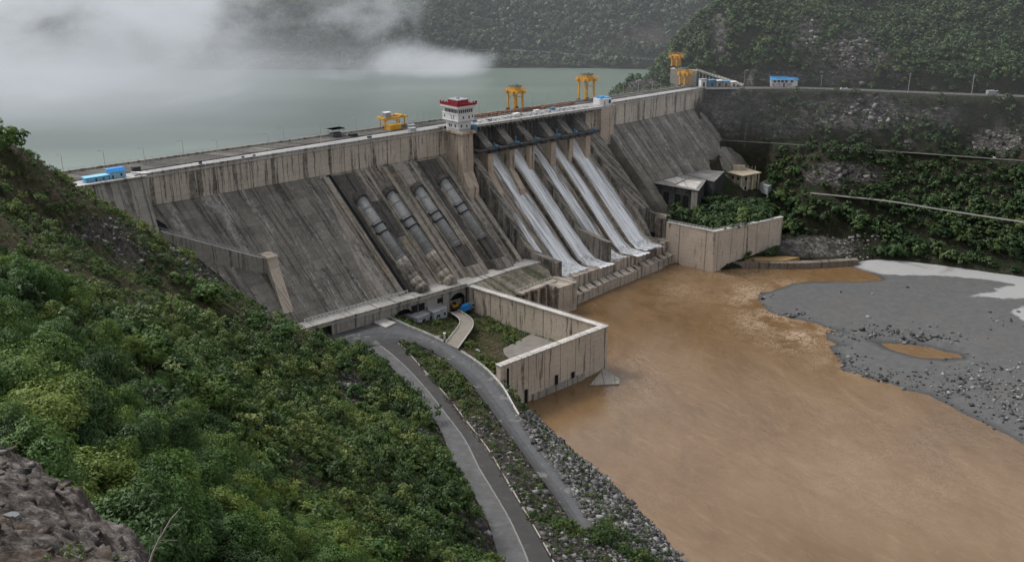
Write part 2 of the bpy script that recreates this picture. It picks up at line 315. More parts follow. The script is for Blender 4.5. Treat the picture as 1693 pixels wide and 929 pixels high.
def mat_river():
    t=NT('muddy river water'); p=t.pos(); x,y,z=t.sep(p)[:3]
    big=t.noise(p,.012,4,.55,.6); fl=t.noise(t.comb(t.math('MULTIPLY',x,.05),t.math('MULTIPLY',y,.02),0),1.,5,.65,1.5); rip=t.noise(p,.45,5,.7,1.); r2=t.noise(p,1.8,3,.6,.5)
    c=t.ramp(t.math('ADD',t.math('MULTIPLY',big,.55),t.math('MULTIPLY',fl,.45)),[(.36,(.112,.064,.026)),(.5,(.146,.088,.041)),(.64,(.176,.111,.056))])
    fm=t.attr('foam'); fn=t.noise(t.comb(t.math('MULTIPLY',x,.22),t.math('MULTIPLY',y,.22),0),1.,7,.75,2.2)
    fb=t.math('SUBTRACT',1.,t.sm(t.math('ABSOLUTE',t.math('SUBTRACT',fn,.5)),.0,.06))
    f=t.math('MULTIPLY',t.math('MULTIPLY',fb,t.sm(t.noise(p,.08,4,.6),.36,.55)),t.math('MULTIPLY',fm,1.),clamp=True)
    c=t.mix(t.math('MULTIPLY',t.sm(t.noise(t.comb(t.math('ADD',t.math('MULTIPLY',x,.11),t.math('MULTIPLY',y,.05)),t.math('MULTIPLY',y,.07),0),1.,6,.6,2.5),.52,.7),.22),c,(.25,.165,.09)); c=t.mix(t.math('MULTIPLY',f,.7),c,(.55,.44,.33))
    fu=t.math('ADD',t.math('MULTIPLY',x,.6),t.math('MULTIPLY',y,-.8)); fv=t.math('ADD',t.math('MULTIPLY',x,.8),t.math('MULTIPLY',y,.6)); fst=t.noise(t.comb(t.math('MULTIPLY',fu,.022),t.math('MULTIPLY',fv,.19),0),1.,6,.68,1.1)
    c=t.mix(t.math('MULTIPLY',t.sm(fst,.52,.68),.13),c,(.25,.172,.105)); c=t.mix(t.math('MULTIPLY',t.math('SUBTRACT',1.,t.sm(fst,.36,.48)),.16),c,(.095,.055,.025))
    h=t.math('ADD',t.math('MULTIPLY',rip,1.),t.math('ADD',t.math('MULTIPLY',r2,.35),t.math('MULTIPLY',fl,3.)))
    return t.pbr(c,.09,t.bump(h,.22,.35),.62)
M_river=mat_river()
def mat_res():
    t=NT('green reservoir water'); p=t.pos(); x,y,z=t.sep(p)[:3]
    n=t.noise(t.comb(t.math('MULTIPLY',x,.004),t.math('MULTIPLY',y,.014),0),1.,4,.6,.8); n2=t.noise(t.comb(t.math('MULTIPLY',x,.03),t.math('MULTIPLY',y,.12),0),1.,4,.6)
    c=t.ramp(n,[(.35,(.1,.135,.115)),(.65,(.14,.175,.15))])
    return t.pbr(c,.3,t.bump(n2,.25,.3),.5)
M_res=mat_res()
# ------------------------------------------------------------------ west bank terrain
EN=[(-22,0)]
def cat(P,n):   # resample a polyline of tuples with Catmull-Rom
    P=[np.array(p,float) for p in P]; P=[2*P[0]-P[1]]+P+[2*P[-1]-P[-2]]; out=[]
    for i in range(1,len(P)-2):
        for j in range(n):
            u=j/n; a,b,c_,d=P[i-1],P[i],P[i+1],P[i+2]
            out.append(.5*((2*b)+(-a+c_)*u+(2*a-5*b+4*c_-d)*u*u+(-a+3*b-3*c_+d)*u**3))
    out.append(P[-2]); return out
lowL=[(512,540),(560,538),(625,523),(682,543),(733,566),(791,601),(828,637),(853,679),(887,734),(928,784),(962,837),(985,872)]
lowR=[(540,575),(575,574),(625,572),(668,566),(712,580),(765,620),(797,658),(828,700),(860,743),(893,789),(928,836),(955,882)]
lowz=[14,14,14,14,13.8,13.5,13,12.5,12,11,10,9.5]
upL=[(572,569),(600,579),(635,597),(665,626),(698,668),(728,710),(748,760),(778,809),(805,858),(820,905),(832,950),(850,1010)]
upR=[(642,558),(664,574),(698,612),(736,655),(769,697),(803,741),(828,783),(853,825),(878,868),(903,912),(925,955),(960,1020)]
upz=[14,14,14.5,15,16,17,18,19,20,21,22,24]
def edges(Lp,Rp,zz): return cat([at(*p,z) for p,z in zip(Lp,zz)],6),cat([at(*p,z) for p,z in zip(Rp,zz)],6)
LOW=edges(lowL,lowR,lowz); UP=edges(upL,upR,upz)
wedge=[(882,681),(924,721),(966,758),(1008,791),(1050,833),(1092,875),(1138,929),(1190,1000),(1300,1150)]
riverpoly=[dam(168,56,0),dam(128,50,0),dam(133,121,0),dam(84,121,0)]+[at(*p,0) for p in wedge]+[np.array([160.,20,0]),np.array([900.,20,0]),np.array([900.,480,0])]+[at(*p,0) for p in [(1850,490),(1693,462),(1600,449),(1500,436),(1420,432),(1292,436),(1194,447)]]+[dam(262,55,0),dam(262,40,0)]
wp=[]
for p in [(0,230,255),(60,278,290),(130,313,345),(200,360,355),(262,395,362),(330,440,350),(400,482,335),(460,520,325),(520,555,335),(560,580,350),(600,612,335),(640,662,312),(690,722,288),(730,782,264),(770,852,242),(810,931,220),
  (0,330,180),(100,380,230),(200,430,270),(300,480,285),(0,430,125),(100,480,165),(200,520,195),(300,560,215),(400,580,250),(500,600,290),
  (0,560,84),(120,600,108),(250,650,134),(380,680,168),(500,700,218),(600,740,238),(0,680,56),(100,720,68),(250,780,90),(400,820,120),(550,850,164),(680,880,198),
  (200,880,66),(350,929,76),(500,929,108),(650,960,152),(0,800,40),(100,900,38),(250,1000,40),(0,1000,20),(-300,300,230),(-300,600,120),(-300,929,45),(-500,400,200),(500,1100,80)]:
    q=atd(*p); drop=3.5 if p[2]<240 else 1.5; wp.append((q[0],q[1],q[2]-drop))
for L,R,z in ((lowL,lowR,lowz),(upL,upR,upz)):
    for p,zz in list(zip(L,z))[::2]: q=at(*p,zz); wp.append((q[0],q[1],zz))
    for p,zz in list(zip(R,z))[::2]: q=at(*p,zz); wp.append((q[0],q[1],zz))
for p in wedge: q=at(*p,0); wp.append((q[0],q[1],-.5))
for p,z in [((290,410),52),((350,450),43),((415,495),32)]: q=at(*p,z); wp.append(tuple(q))
for s,n,z in [(-30,10,74),(0,24,50),(15,32,38),(40,50,14),(-60,0,98),(-30,-20,74),(-60,-40,78),(60,55,13),(80,60,11),(95,60,9),(115,60,7.5),(118,80,6.5),(125,100,6),(100,95,7),(90,108,8),(70,80,12),(80,120,5),(110,118,5)]:
    q=dam(s,n,z); wp.append((q[0],q[1],z))
_w=tps(wp,5e-3)
def corridor(x,y,Ls,Rs):
    C=[(a+b)/2 for a,b in zip(Ls,Rs)]; poly=list(Ls)+list(reversed(Rs)); sd=polydist(x,y,poly)
    best=np.full(x.shape,1e9); z=np.zeros(x.shape)
    for p in C:
        d=(x-p[0])**2+(y-p[1])**2; m=d<best; best=np.where(m,d,best); z=np.where(m,p[2],z)
    return sd,z
def west_raw(x,y):
    z=_w(x,y); D=np.hypot(x,y)
    s,n=sn(np.stack([x,y,z],-1))
    amp=np.clip(D/200,.25,1)*np.clip((z-16)/14,0.05,1)
    z=z+amp*(fbm(x,y,42,5,3)*11+fbm(x,y,9,4,8,ridge=True)*2.2)
    z=np.where(n<-25,np.minimum(z,82+1.2*(n+25)),z)
    z=np.where((s>2)&(n<.8*(67.5-z)-2)&(n>-30),np.minimum(z,40),z)
    m1=z
    for Ls,Rs in (UP,LOW):
        sd,zr=corridor(x,y,Ls,Rs)
        k=np.clip((sd+5)/4,0,1); zf=np.where(sd>-1,np.minimum(zr-.25,1e9),zr-.25)
        z=z*(1-k)+zf*k
    sd=polydist(x,y,riverpoly)
    z=np.where(sd>-1.5,np.minimum(z,-.25*(sd+1.5)-.3),z)
    # garden enclosed by the walls
    return z
west=bilin(west_raw,-330,190,-10,480,1.6)
def rock_w(x,y):
    z=west(x,y); px,py,_=project(np.stack([x,y,z],-1)); r=np.zeros(x.shape)
    for a,b,c_,d,k in [(170,380,60,25,1),(215,420,35,25,1.1),(70,450,60,22,.7),(130,480,50,15,.6),(575,640,28,26,1.2),(700,722,22,16,1.2),(455,520,40,18,.9),(350,440,60,35,.9),(800,840,60,40,.0),(300,405,30,20,1)]:
        r=np.maximum(r,k*np.exp(-((px-a)/c_)**2-((py-b)/d)**2))
    for Ls,Rs in (UP,LOW):
        sd,_=corridor(x,y,Ls,Rs); r=np.maximum(r,.7*np.clip(1-np.abs(sd)/4,0,1))
    sd=polydist(x,y,riverpoly); r=np.maximum(r,np.clip(1.4-np.abs(sd)/9,0,1))
    # strip between the roads: loose stone along the upper half
    strip=(px>745)&(py>690)&(px<1010); r=np.where(strip,np.maximum(r,.55),r)
    return r
w_ground=grid('hillside_ground',-330,190,-10,480,1.6,west,M_west,{'rock':rock_w})
def ribbon(name,E_,dz,mat,label=None,nx=8):
    L,R=E_; L=np.array(L); R=np.array(R); n=len(L); V=[];ac=[];al=[]; acc=0
    for i in range(n):
        if i: acc+=np.linalg.norm((L[i]+R[i]-L[i-1]-R[i-1])/2)
        for j in range(nx+1):
            u=j/nx; p=L[i]*(1-u)+R[i]*u; V.append((p[0],p[1],p[2]+dz-.04*(2*u-1)**2)); ac.append(u); al.append(acc)
    I=np.arange(n*(nx+1)).reshape(n,nx+1); F=np.stack([I[:-1,:-1],I[1:,:-1],I[1:,1:],I[:-1,1:]],-1).reshape(-1,4)
    me=npmesh(name,V,F,{'across':ac,'along':al}); o=link(name,me,mat,None,True); return props(o,kind='structure')
print('LOWLEN',sum(np.linalg.norm(a-b) for a,b in zip(LOW[0],LOW[0][1:]))); ribbon('upper_road',UP,.12,M_road_up); ribbon('lower_road',LOW,.16,M_road_lo)
# ------------------------------------------------------------------ water
def foam(x,y):
    px,py,_=project(np.stack([x,y,0*x],-1)); r=np.zeros(x.shape)
    for a,b,c_,d,k in [(1240,490,45,28,1.),(1270,530,60,25,1.),(1320,555,60,28,1.1),(1215,450,60,14,.5),(1120,480,60,40,.35),(1300,470,40,8,.8),(1400,600,60,20,.6),(1050,620,60,60,.25),(900,900,300,200,.12),(1500,760,200,120,.16)]:
        r=np.maximum(r,k*np.exp(-((px-a)/c_)**2-((py-b)/d)**2))
    return r
grid('river_water',-40,900,20,640,4,lambda x,y:0*x,M_river,{'foam':foam})
rv=MB(); q=[dam(-900,-10,66),dam(900,-10,66),dam(900,-2500,66),dam(-900,-2500,66)]
rv.add(q,[(0,1,2,3)]); props(rv.build('reservoir_water',M_res),kind='structure')
# ------------------------------------------------------------------ east bank terrain
ep=[]
for px,py,z in [(1165,150,78),(1230,146,80),(1300,146,80),(1400,149,80),(1500,153,80),(1600,157,80),(1693,160,80),(1800,163,80),(1950,170,80),
   (1165,231,50),(1230,235,50),(1300,239,50),(1400,247,50),(1500,253,50),(1600,259,50),(1693,267,50),(1850,275,50),
   (1230,300,30),(1340,320,28),(1465,333,28),(1560,348,28),(1693,368,28),(1850,385,28),
   (1295,398,3),(1350,412,3),(1420,426,2.5),(1500,432,2.5),(1600,446,2.5),(1693,458,2.5),(1850,480,2.5),
   (1165,262,42),(1158,292,34),(1130,345,19),(1200,372,20),(1275,358,20),(1180,335,20),(1255,325,21),(1305,372,9),
   (1300,190,66),(1450,195,66),(1600,200,66),(1250,430,1.5),(1340,428,2)]:
    q=at(px,py,z); ep.append(tuple(q))
for px,py,D in [(1200,100,598),(1300,95,592),(1400,90,590),(1500,90,590),(1690,90,585),(1900,90,585),(1300,50,606),(1500,50,606),(1690,50,600),(1900,50,600),(1250,5,626),(1500,5,626),(1690,5,622),(1900,5,620),(1152,55,635),(1196,4,650),(1122,92,628),(1060,145,632),(1030,156,622),(1088,122,638),(1100,135,610)]:
    ep.append(tuple(atd(px,py,D)))
for px,py,D,z in [(1150,50,690,70),(1200,0,720,80),(1060,120,680,60),(1010,150,660,58),(1000,158,622,58),(1300,0,760,200),(1600,0,760,210),(1900,0,760,210)]:
    q=atd(px,py,D); ep.append((q[0],q[1],z))
_e=tps(ep,2e-3)
bench=[[at(p[0],p[1],z) for p in L] for L,z in [([(1165,147),(1300,146),(1400,149),(1500,153),(1600,157),(1693,160),(1800,163)],80),([(1165,231),(1300,239),(1500,253),(1693,267),(1850,277)],50),([(1340,320),(1465,333),(1560,348),(1693,368),(1850,388)],28)]]
def east_raw(x,y):
    z=_e(x,y); s,n=sn(np.stack([x,y,z],-1))
    att=np.ones(x.shape); bz=z.copy()
    for L,z0,wd in zip(bench,(80,50,28),(6.5,2.2,2.5)):
        d=polydist(x,y,L,False); att=np.minimum(att,np.clip((d-wd)/4,0,1)); k=np.clip(1-(d-wd)/2.5,0,1); bz=np.where(k>0,bz*(1-k)+z0*k,bz)
    z=bz+att*(fbm(x,y,38,5,21)*19+fbm(x+.5*y,y,13,4,33,ridge=True)*9+fbm(x,y,5,4,5)*5)*np.clip((z-4)/16,.06,1)
    plat=polydist(x,y,[dam(262,50,0),dam(266,74,0),dam(314,81,0),dam(330,50,0),dam(275,38,0)])
    zp=20.6+4.*np.clip((72-n)/22,0,1); z=np.where(plat>0,np.clip(z,zp-.4,zp+.5),z); ow_=polydist(x,y,[dam(256,76,0),dam(264.8,75.6,0),dam(315.5,82.6,0),dam(317.5,74,0),dam(335,66,0),dam(350,100,0),dam(330,130,0),dam(250,130,0)]); z=np.where(ow_>-1.2,np.minimum(z,2.2+4.5*np.clip((s-272)/50,0,1)),z)
    z=np.where((s<343)&(n<.8*(70-z)-3)&(n>-14),np.minimum(z,38),z)
    z=np.where((n<-14)&(s<350),np.minimum(z,40),z) if False else z
    z=np.where((s<349)&(n>-15)&(n<2),np.minimum(z,60),z)
    rc_=at(1231,284,34); dr=np.hypot(x-rc_[0],y-rc_[1]); kk=np.clip((15-dr)/4,0,1); z=np.where(dr<15,np.minimum(z,24.2+(1-kk)*9),z)
    sa=at(1141,146,80); sb=at(1236,146,80); sp=polydist(x,y,[sa,sb,sb+np.array([2,17,0]),sa+np.array([2,17,0])]); z=np.where(sp>-12,np.minimum(z,79.7+2.2*np.maximum(-sp,0)),z)
    q=(z+.22*x-.1*y)/3.1; z=z+(np.floor(q)+np.clip((q-np.floor(q)-.5)*2.6+.5,0,1)-q)*3.1*.6*att*np.clip((z-6)/10,0,1)
    sd=polydist(x,y,riverpoly); z=np.where(s>318,np.minimum(z,1.+.62*np.maximum(-sd-1,0)+.06*np.maximum(-sd-8,0)**1.5),z); z=np.where(sd>-1,np.minimum(z,-.25*(sd+1)-.3),z)
    return z
east=bilin(east_raw,40,560,380,800,1.15)
RB=[(1400,95,70,50,1.1),(1335,60,40,35,.9),(1345,20,40,15,.5),(1188,62,14,42,1.2),(1225,185,55,40,1.2),(1420,185,110,32,1.05),(1300,210,60,25,.8),(1390,288,75,22,1.1),(1650,235,60,28,1.),(1290,128,90,12,1.),(1560,190,50,25,.7),(1350,408,75,18,1.2),(1180,250,25,20,.7),(1180,160,40,20,1),(1060,140,30,14,1.),(1500,240,30,15,.6),(1480,120,20,20,.6),(1450,350,50,8,.4)]
def rock_e(x,y,z=None):
    z=east(x,y) if z is None else z; px,py,_=project(np.stack([x,y,z],-1)); r=np.zeros(x.shape)
    for a,b,c_,d,k in RB: r=np.maximum(r,k*np.exp(-(((px-a)/c_)**2+((py-b)/d)**2)))
    return r
grid('gorge_slope',60,520,400,780,1.15,east,M_east,{'rock':rock_e})
# ------------------------------------------------------------------ far shore
def far(x,y):
    sh=792+fbm(x,y*0,160,4,50)*30
    d=y-sh; z=66+np.where(d>0,d*.62,d*.5)+np.clip(d/30,0,1)*(fbm(x,y,120,5,51)*34+fbm(x,y,14,3,55)*4)
    return z
def rock_f(x,y):
    px,py,_=project(np.stack([x,y,far(x,y)],-1)); r=np.zeros(x.shape)
    for a,b,c_,d,k in [(1065,60,60,22,.9),(990,80,60,14,.5),(700,98,200,4,.5)]: r=np.maximum(r,k*np.exp(-(((px-a)/c_)**2+((py-b)/d)**2)))
    return r
grid('far_hills',-1100,620,740,1500,5,far,M_far,{'rock':rock_f})
# ------------------------------------------------------------------ gravel bar
barpx=[(1408,441),(1452,455),(1457,461),(1432,466),(1360,467),(1316,468),(1257,486),(1246,504),(1277,518),(1354,536),(1393,548),(1366,551),(1374,574),(1397,612),(1451,628),(1502,647),(1536,652),(1606,691),(1693,734),(1900,850),(2400,1100),(2600,700),(2300,520),(1850,475),(1693,452),(1600,440),(1500,427),(1430,424)]
barpoly=[at(*p,0) for p in barpx]
pond=[at(*p,0) for p in [(1448,565),(1480,568),(1540,573),(1590,586),(1592,592),(1560,596),(1510,590),(1465,577)]]
inlet=[at(*p,0) for p in [(1340,556),(1375,562),(1400,571),(1375,574),(1350,568)]]
lightpoly=[at(*p,0) for p in [(1405,440),(1452,453),(1490,458),(1570,459),(1640,466),(1675,474),(1640,486),(1598,494),(1640,497),(1700,498),(1900,540),(1900,470),(1693,450),(1560,432),(1480,427),(1430,427)]]
light2=[at(*p,0) for p in [(1668,522),(1700,508),(1800,520),(1800,560),(1700,542)]]
def bar_z(x,y):
    d=polydist(x,y,barpoly)+fbm(x,y,9,4,70)*5; z=np.where(d>0,np.minimum(.12*d,.8+.012*d),.3*d)
    dp=np.maximum(polydist(x,y,pond),polydist(x,y,inlet))+fbm(x,y,6,3,71)*2.; z=np.minimum(z,np.where(dp>-4,-.12*dp,9))
    return z+.06+fbm(x,y,12,4,72)*.5+fbm(x,y,60,3,73)*.5*np.clip(d/30,0,1)
grid('gravel_bar',120,560,230,540,1.5,bar_z,M_gravel,{'light':lambda x,y:np.clip(.5+np.maximum(polydist(x,y,lightpoly),polydist(x,y,light2))/16+fbm(x,y,7,4,93)*.35,0,1),'wet':lambda x,y:np.clip(1-bar_z(x,y)/.5,0,1)*.9})
#@@PART3
# ================================================================== THE DAM (local axes: x along the crest, -y downstream, z up)
def on_n(px,py,n):
    d=ray(px,py); o=np.array([0,0,HC])-np.array([P0[0],P0[1],0]); t=(n-o@N)/(d@N); q=o+t*d; return q@A,q[2]
C_face=concrete('dark weathered dam face',light=(0.262,0.24,0.204),mid=(0.166,0.15,0.129),dark=(0.057,0.053,0.048),amt=.5,panel=.38,white=.95,lifts=3.2)
C_pen=concrete('stained penstock bay concrete',light=(0.373,0.323,0.264),mid=(0.221,0.195,0.161),dark=(0.057,0.052,0.046),amt=.53,orange=.8,white=.9,lifts=3.2,joint=15.4)
C_slab=concrete('near black concrete',light=(0.124,0.114,0.1),mid=(0.069,0.063,0.056),dark=(0.034,0.032,0.03),amt=.5,lifts=3.2)  # very dark tone for troughs, side channel, pipe portals and encasements
C_wall=concrete('beige crest wall with dirt runs',light=(0.593,0.518,0.431),mid=(0.442,0.383,0.321),dark=(0.069,0.062,0.055),amt=.5,k=0,lifts=2.4,fine=1.0,joint=7.6)
C_wing=concrete('grey abutment wall',light=(0.373,0.342,0.296),mid=(0.276,0.255,0.219),dark=(0.092,0.085,0.077),amt=.5,k=0,lifts=2.2,joint=9)
C_pier=concrete('pier concrete',light=(0.511,0.417,0.328),mid=(0.373,0.31,0.244),dark=(0.069,0.061,0.053),amt=.48,k=.6,lifts=2.)
C_dark=concrete('soot dark gate bay concrete',light=(0.166,0.155,0.135),mid=(0.069,0.064,0.058),dark=(0.023,0.023,0.022),amt=.52,k=.6,lifts=4)  # very dark tone for gate bays, fins, gates, brackets and service strip
C_train=concrete('streaked training wall',light=(0.317,0.282,0.238),mid=(0.207,0.189,0.157),dark=(0.046,0.042,0.039),amt=.56,k=.9,fine=.9,lifts=2.6)
C_lip=concrete('river side concrete blocks',light=(0.497,0.424,0.348),mid=(0.359,0.31,0.257),dark=(0.081,0.071,0.062),amt=.5,k=.2,lifts=2.,joint=6.)
C_deck=concrete('pale worn deck concrete',light=(0.497,0.47,0.438),mid=(0.331,0.316,0.289),dark=(0.115,0.111,0.105),amt=.45,k=0,lifts=50)
C_garden=concrete('enclosure wall concrete',light=(0.593,0.504,0.406),mid=(0.469,0.397,0.321),dark=(0.081,0.071,0.063),amt=.47,k=.7,lifts=2.05,joint=8.5)
C_chute=concrete('chute concrete',light=(0.359,0.303,0.238),mid=(0.235,0.201,0.164),dark=(0.057,0.052,0.046),amt=.53,fine=1.3,lifts=30,joint=60,orange=.35)
t=NT('wet crest road with sky sheen'); o=t.obj(); n1=t.noise(t.comb(t.math('MULTIPLY',t.sep(o)[0],.06),t.math('MULTIPLY',t.sep(o)[1],.5),0),1.,5,.6)
M_crest=t.pbr(t.ramp(n1,[(.3,(.2,.195,.195)),(.6,(.33,.325,.33))]),.45,None,.5)  # pale base colour carries the sky reflection of the wet road
M_rail=plain('galvanised rail',(.42,.42,.41),.5,.3); M_railw=plain('white painted rail',(.62,.62,.6),.6); M_steel=plain('weathered steel pipe',(.3,.3,.29),.55,.25,var=.4,scale=.8)
M_iron=plain('dark iron',(.04,.04,.042),.6,.4); M_blue=plain('blue paint',(.07,.2,.3),.5); M_yel=plain('yellow crane paint',(.62,.32,.03),.5,var=.3,scale=.6)
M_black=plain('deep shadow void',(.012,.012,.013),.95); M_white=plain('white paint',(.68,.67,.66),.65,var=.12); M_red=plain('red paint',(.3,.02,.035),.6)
M_glass=NT('window glass').pbr((.03,.04,.045),.15,None,.6); M_roofb=plain('blue roofing sheet',(.08,.3,.58),.45,var=.2); M_tarp=plain('bright blue tarpaulin',(.03,.25,.62),.5,var=.35,scale=1.2)
M_grey=plain('grey painted metal',(.3,.31,.32),.55); M_dred=plain('rusty steel',(.2,.085,.045),.7,var=.4); M_cream=plain('yellowed plaster',(.5,.42,.24),.8,var=.3,scale=.7); M_tan=plain('tan roof slab',(.42,.36,.27),.85,var=.35,scale=.5)
DAM=empty('dam',(P0[0],P0[1],0),TH,'huge grey concrete gravity dam crossing the gorge with spillway chutes, penstocks and crest road','dam')
def fn(z,zt=67.5): return .8*(zt-z)
def slab(s0,s1,zt,zb,h,name,mat,base=67.5,k=K,parent=DAM):
    m=MB(); m.prof([(fn(zt,base)-1,zt-1),(fn(zt,base)+h,zt),(fn(zb,base)+h,zb),(fn(zb,base)-1,zb-1)],s0,s1,k); return m.build(name,mat,parent)
# --- body blocks
m=MB(); m.prof([(-23,0),(-23,67.4),(0,67.5),(fn(12),12),(fn(12),0)],-3,78,0); 
m.build('sloping_face',C_face,DAM)
m=MB(); m.prof([(-22.9,0),(-22.9,67.4),(-.2,67.5),(fn(12)-.2,12),(fn(12)-.2,0)],78,152,0); m.build('penstock_face',C_pen,DAM)
m=MB(); vs=[]
m.prof([(-14,0),(-14,68.5),(1,68.6),(fn(20,68.6)+1,20),(fn(20,68.6)+1,0)],257.5,352,K); m.build('sloping_face',C_face,DAM)
m=MB()
for a,b,off in ((-2,150,0.),(258,348,2.4)):
    u=lambda s:24.6-.038*s
    m=MB(); m.prism([(a,u(a)),(a,-off),(b,-off+(0 if a<0 else 1.6)),(b,u(b))],67.45,78.7)
    m.build('crest_wall',C_wall,DAM)
m=MB()      # cornice and kerbs along the downstream edge
for a,b,off in ((-2,147,.55),(262,349,3.)):
    y1=-off+(0 if a<0 else 1.6)
    m.prism([(a,26-.038*a),(a,-off),(b,y1),(b,26-.038*b)],78.7,79.5)
m.prism([(147,20),(147,-.55),(250,-4.4),(262,-5.2),(262,16)],78.3,79.5)
m.build('crest_slab',C_deck,DAM)
m=MB()
m.prism([(-30,8),(-30,1.0),(0,1.0),(147,1.2),(147,10.5),(0,8)],79.5,79.62); m.prism([(160,11),(160,1),(250,-2.6),(262,-3.4),(262,7)],79.5,79.62); m.prism([(147,10.5),(147,5.8),(160,5.8),(160,11)],79.5,79.62); m.prism([(262,7),(262,-2.),(349,-.4),(365,2),(365,9),(349,8)],79.5,79.62)
m.build('crest_road',M_crest,DAM)
m=MB()      # raised dark utility strip and parapets
m.prism([(-30,22),(-30,8.3),(0,8.3),(147,10.8),(250,8),(349,8.6),(349,10),(250,14.2),(147,18.2),(0,22)],79.5,79.95)
m.build('service_strip',C_dark,DAM)
def railrun(mb,P,h=1.1,dz=2.2,r=.05,rails=(1.,.55)):
    for i in range(len(P)-1):
        a=Vector(P[i]); b=Vector(P[i+1]); L=(b-a).length; k=max(1,int(L/dz))
        for j in range(k+(i==len(P)-2)):
            p=a.lerp(b,j/k); mb.bar(p,p+Vector((0,0,h)),r*1.2,sq=True)
        for q in rails: mb.bar(a+Vector((0,0,h*q)),b+Vector((0,0,h*q)),r,sq=True)
m=MB()
m.prism([(-30,24),(-30,23.4),(0,23.4),(147,18.4),(250,14.4),(349,10.2),(349,10.7),(250,14.9),(147,18.9),(0,24)],79.5,80.6)
m.prism([(-2,-.1),(-2,-.5),(147,-.5),(147,-.1)],79.5,80.5); m.prism([(262,-2.6),(262,-3),(349,-1.4),(349,-1.)],79.5,80.5)
m.build('parapet',C_wing,DAM)
m=MB(); railrun(m,[(-24,24.2,79.5),(147,19,79.5),(250,15,79.5),(349,10.8,79.5)],1.9,3.,.06); railrun(m,[(0,-.5,80.4),(147,-.5,80.4)],.8,3.,.045); railrun(m,[(161,-.6,79.5),(250,-4.2,79.5)],1.1,2.5,.05)
m.build('railing',M_rail,DAM)
# --- left abutment wing
m=MB(); m.prof([(-22,30),(-22,79.45),(1.2,79.45),(14.5,46),(14.5,30)],-45,1.5,0)
for i in range(5):
    pass
m.build('abutment_wall',C_wing,DAM)
m=MB(); m.prof([(-.2,79.45),(2.0,79.45),(2.0,80.0),(-.2,80.0)],-45,2.2,0); m.build('wall_coping',C_deck,DAM)
# --- drain niche and stepped access ramp on the left
m=MB()
P=[(2,6.9,59.4),(10,10.4,56.0),(20,14.,51.5),(30,17,47),(37.5,19.3,44)]
for i in range(len(P)-1):
    a,b=P[i],P[i+1]; m.add([(a[0],-a[1]+1.5,a[2]-22),(a[0],-a[1]-4.6,a[2]-22),(b[0],-b[1]-4.6,b[2]-22),(b[0],-b[1]+1.5,b[2]-22),(a[0],-a[1]+1.5,a[2]),(a[0],-a[1]-4.6,a[2]),(b[0],-b[1]-4.6,b[2]),(b[0],-b[1]+1.5,b[2])],[(0,1,2,3),(4,5,6,7),(0,1,5,4),(1,2,6,5),(2,3,7,6),(3,0,4,7)])
m.build('ramp_wall',C_wing,DAM)
m=MB()
for i in range(len(P)-1):
    a,b=P[i],P[i+1]; m.add([(a[0],-a[1],a[2]+.06),(a[0],-a[1]-4.3,a[2]+.06),(b[0],-b[1]-4.3,b[2]+.06),(b[0],-b[1],b[2]+.06)],[(0,1,2,3)])
m.build('ramp_walkway',C_deck,DAM)
m=MB(); railrun(m,[(p[0],-p[1]-4.45,p[2]) for p in P],1.,1.6,.06); railrun(m,[(p[0],-p[1]-.6,p[2]) for p in P],1.3,1.4,.08); m.build('ramp_railing',M_rail,DAM)
m=MB(); m.prof([(16,44.1),(25.2,44.1),(26.3,40),(37,20),(46,8),(16,8)],37.4,41.8,0); m.prof([(15.8,44.1),(25.6,44.1),(25.6,45),(15.8,45)],37.2,42.1,0); m.build('buttress',C_garden,DAM)
m=MB(); m.bar((1.0,-7.2,59.3),(4.6,-7.2,59.3),.01)
vs=[(1.55,-4.6,61.5),(2.6,-4.8,63.2),(5.6,-5.6,60.6),(6.2,-7.0,58.4),(1.55,-7.4,58.6)]; m=MB().add([(v[0],v[1]-.35,v[2]) for v in vs],[(0,1,2,3,4)]); m.build('gallery_opening',M_black,DAM)
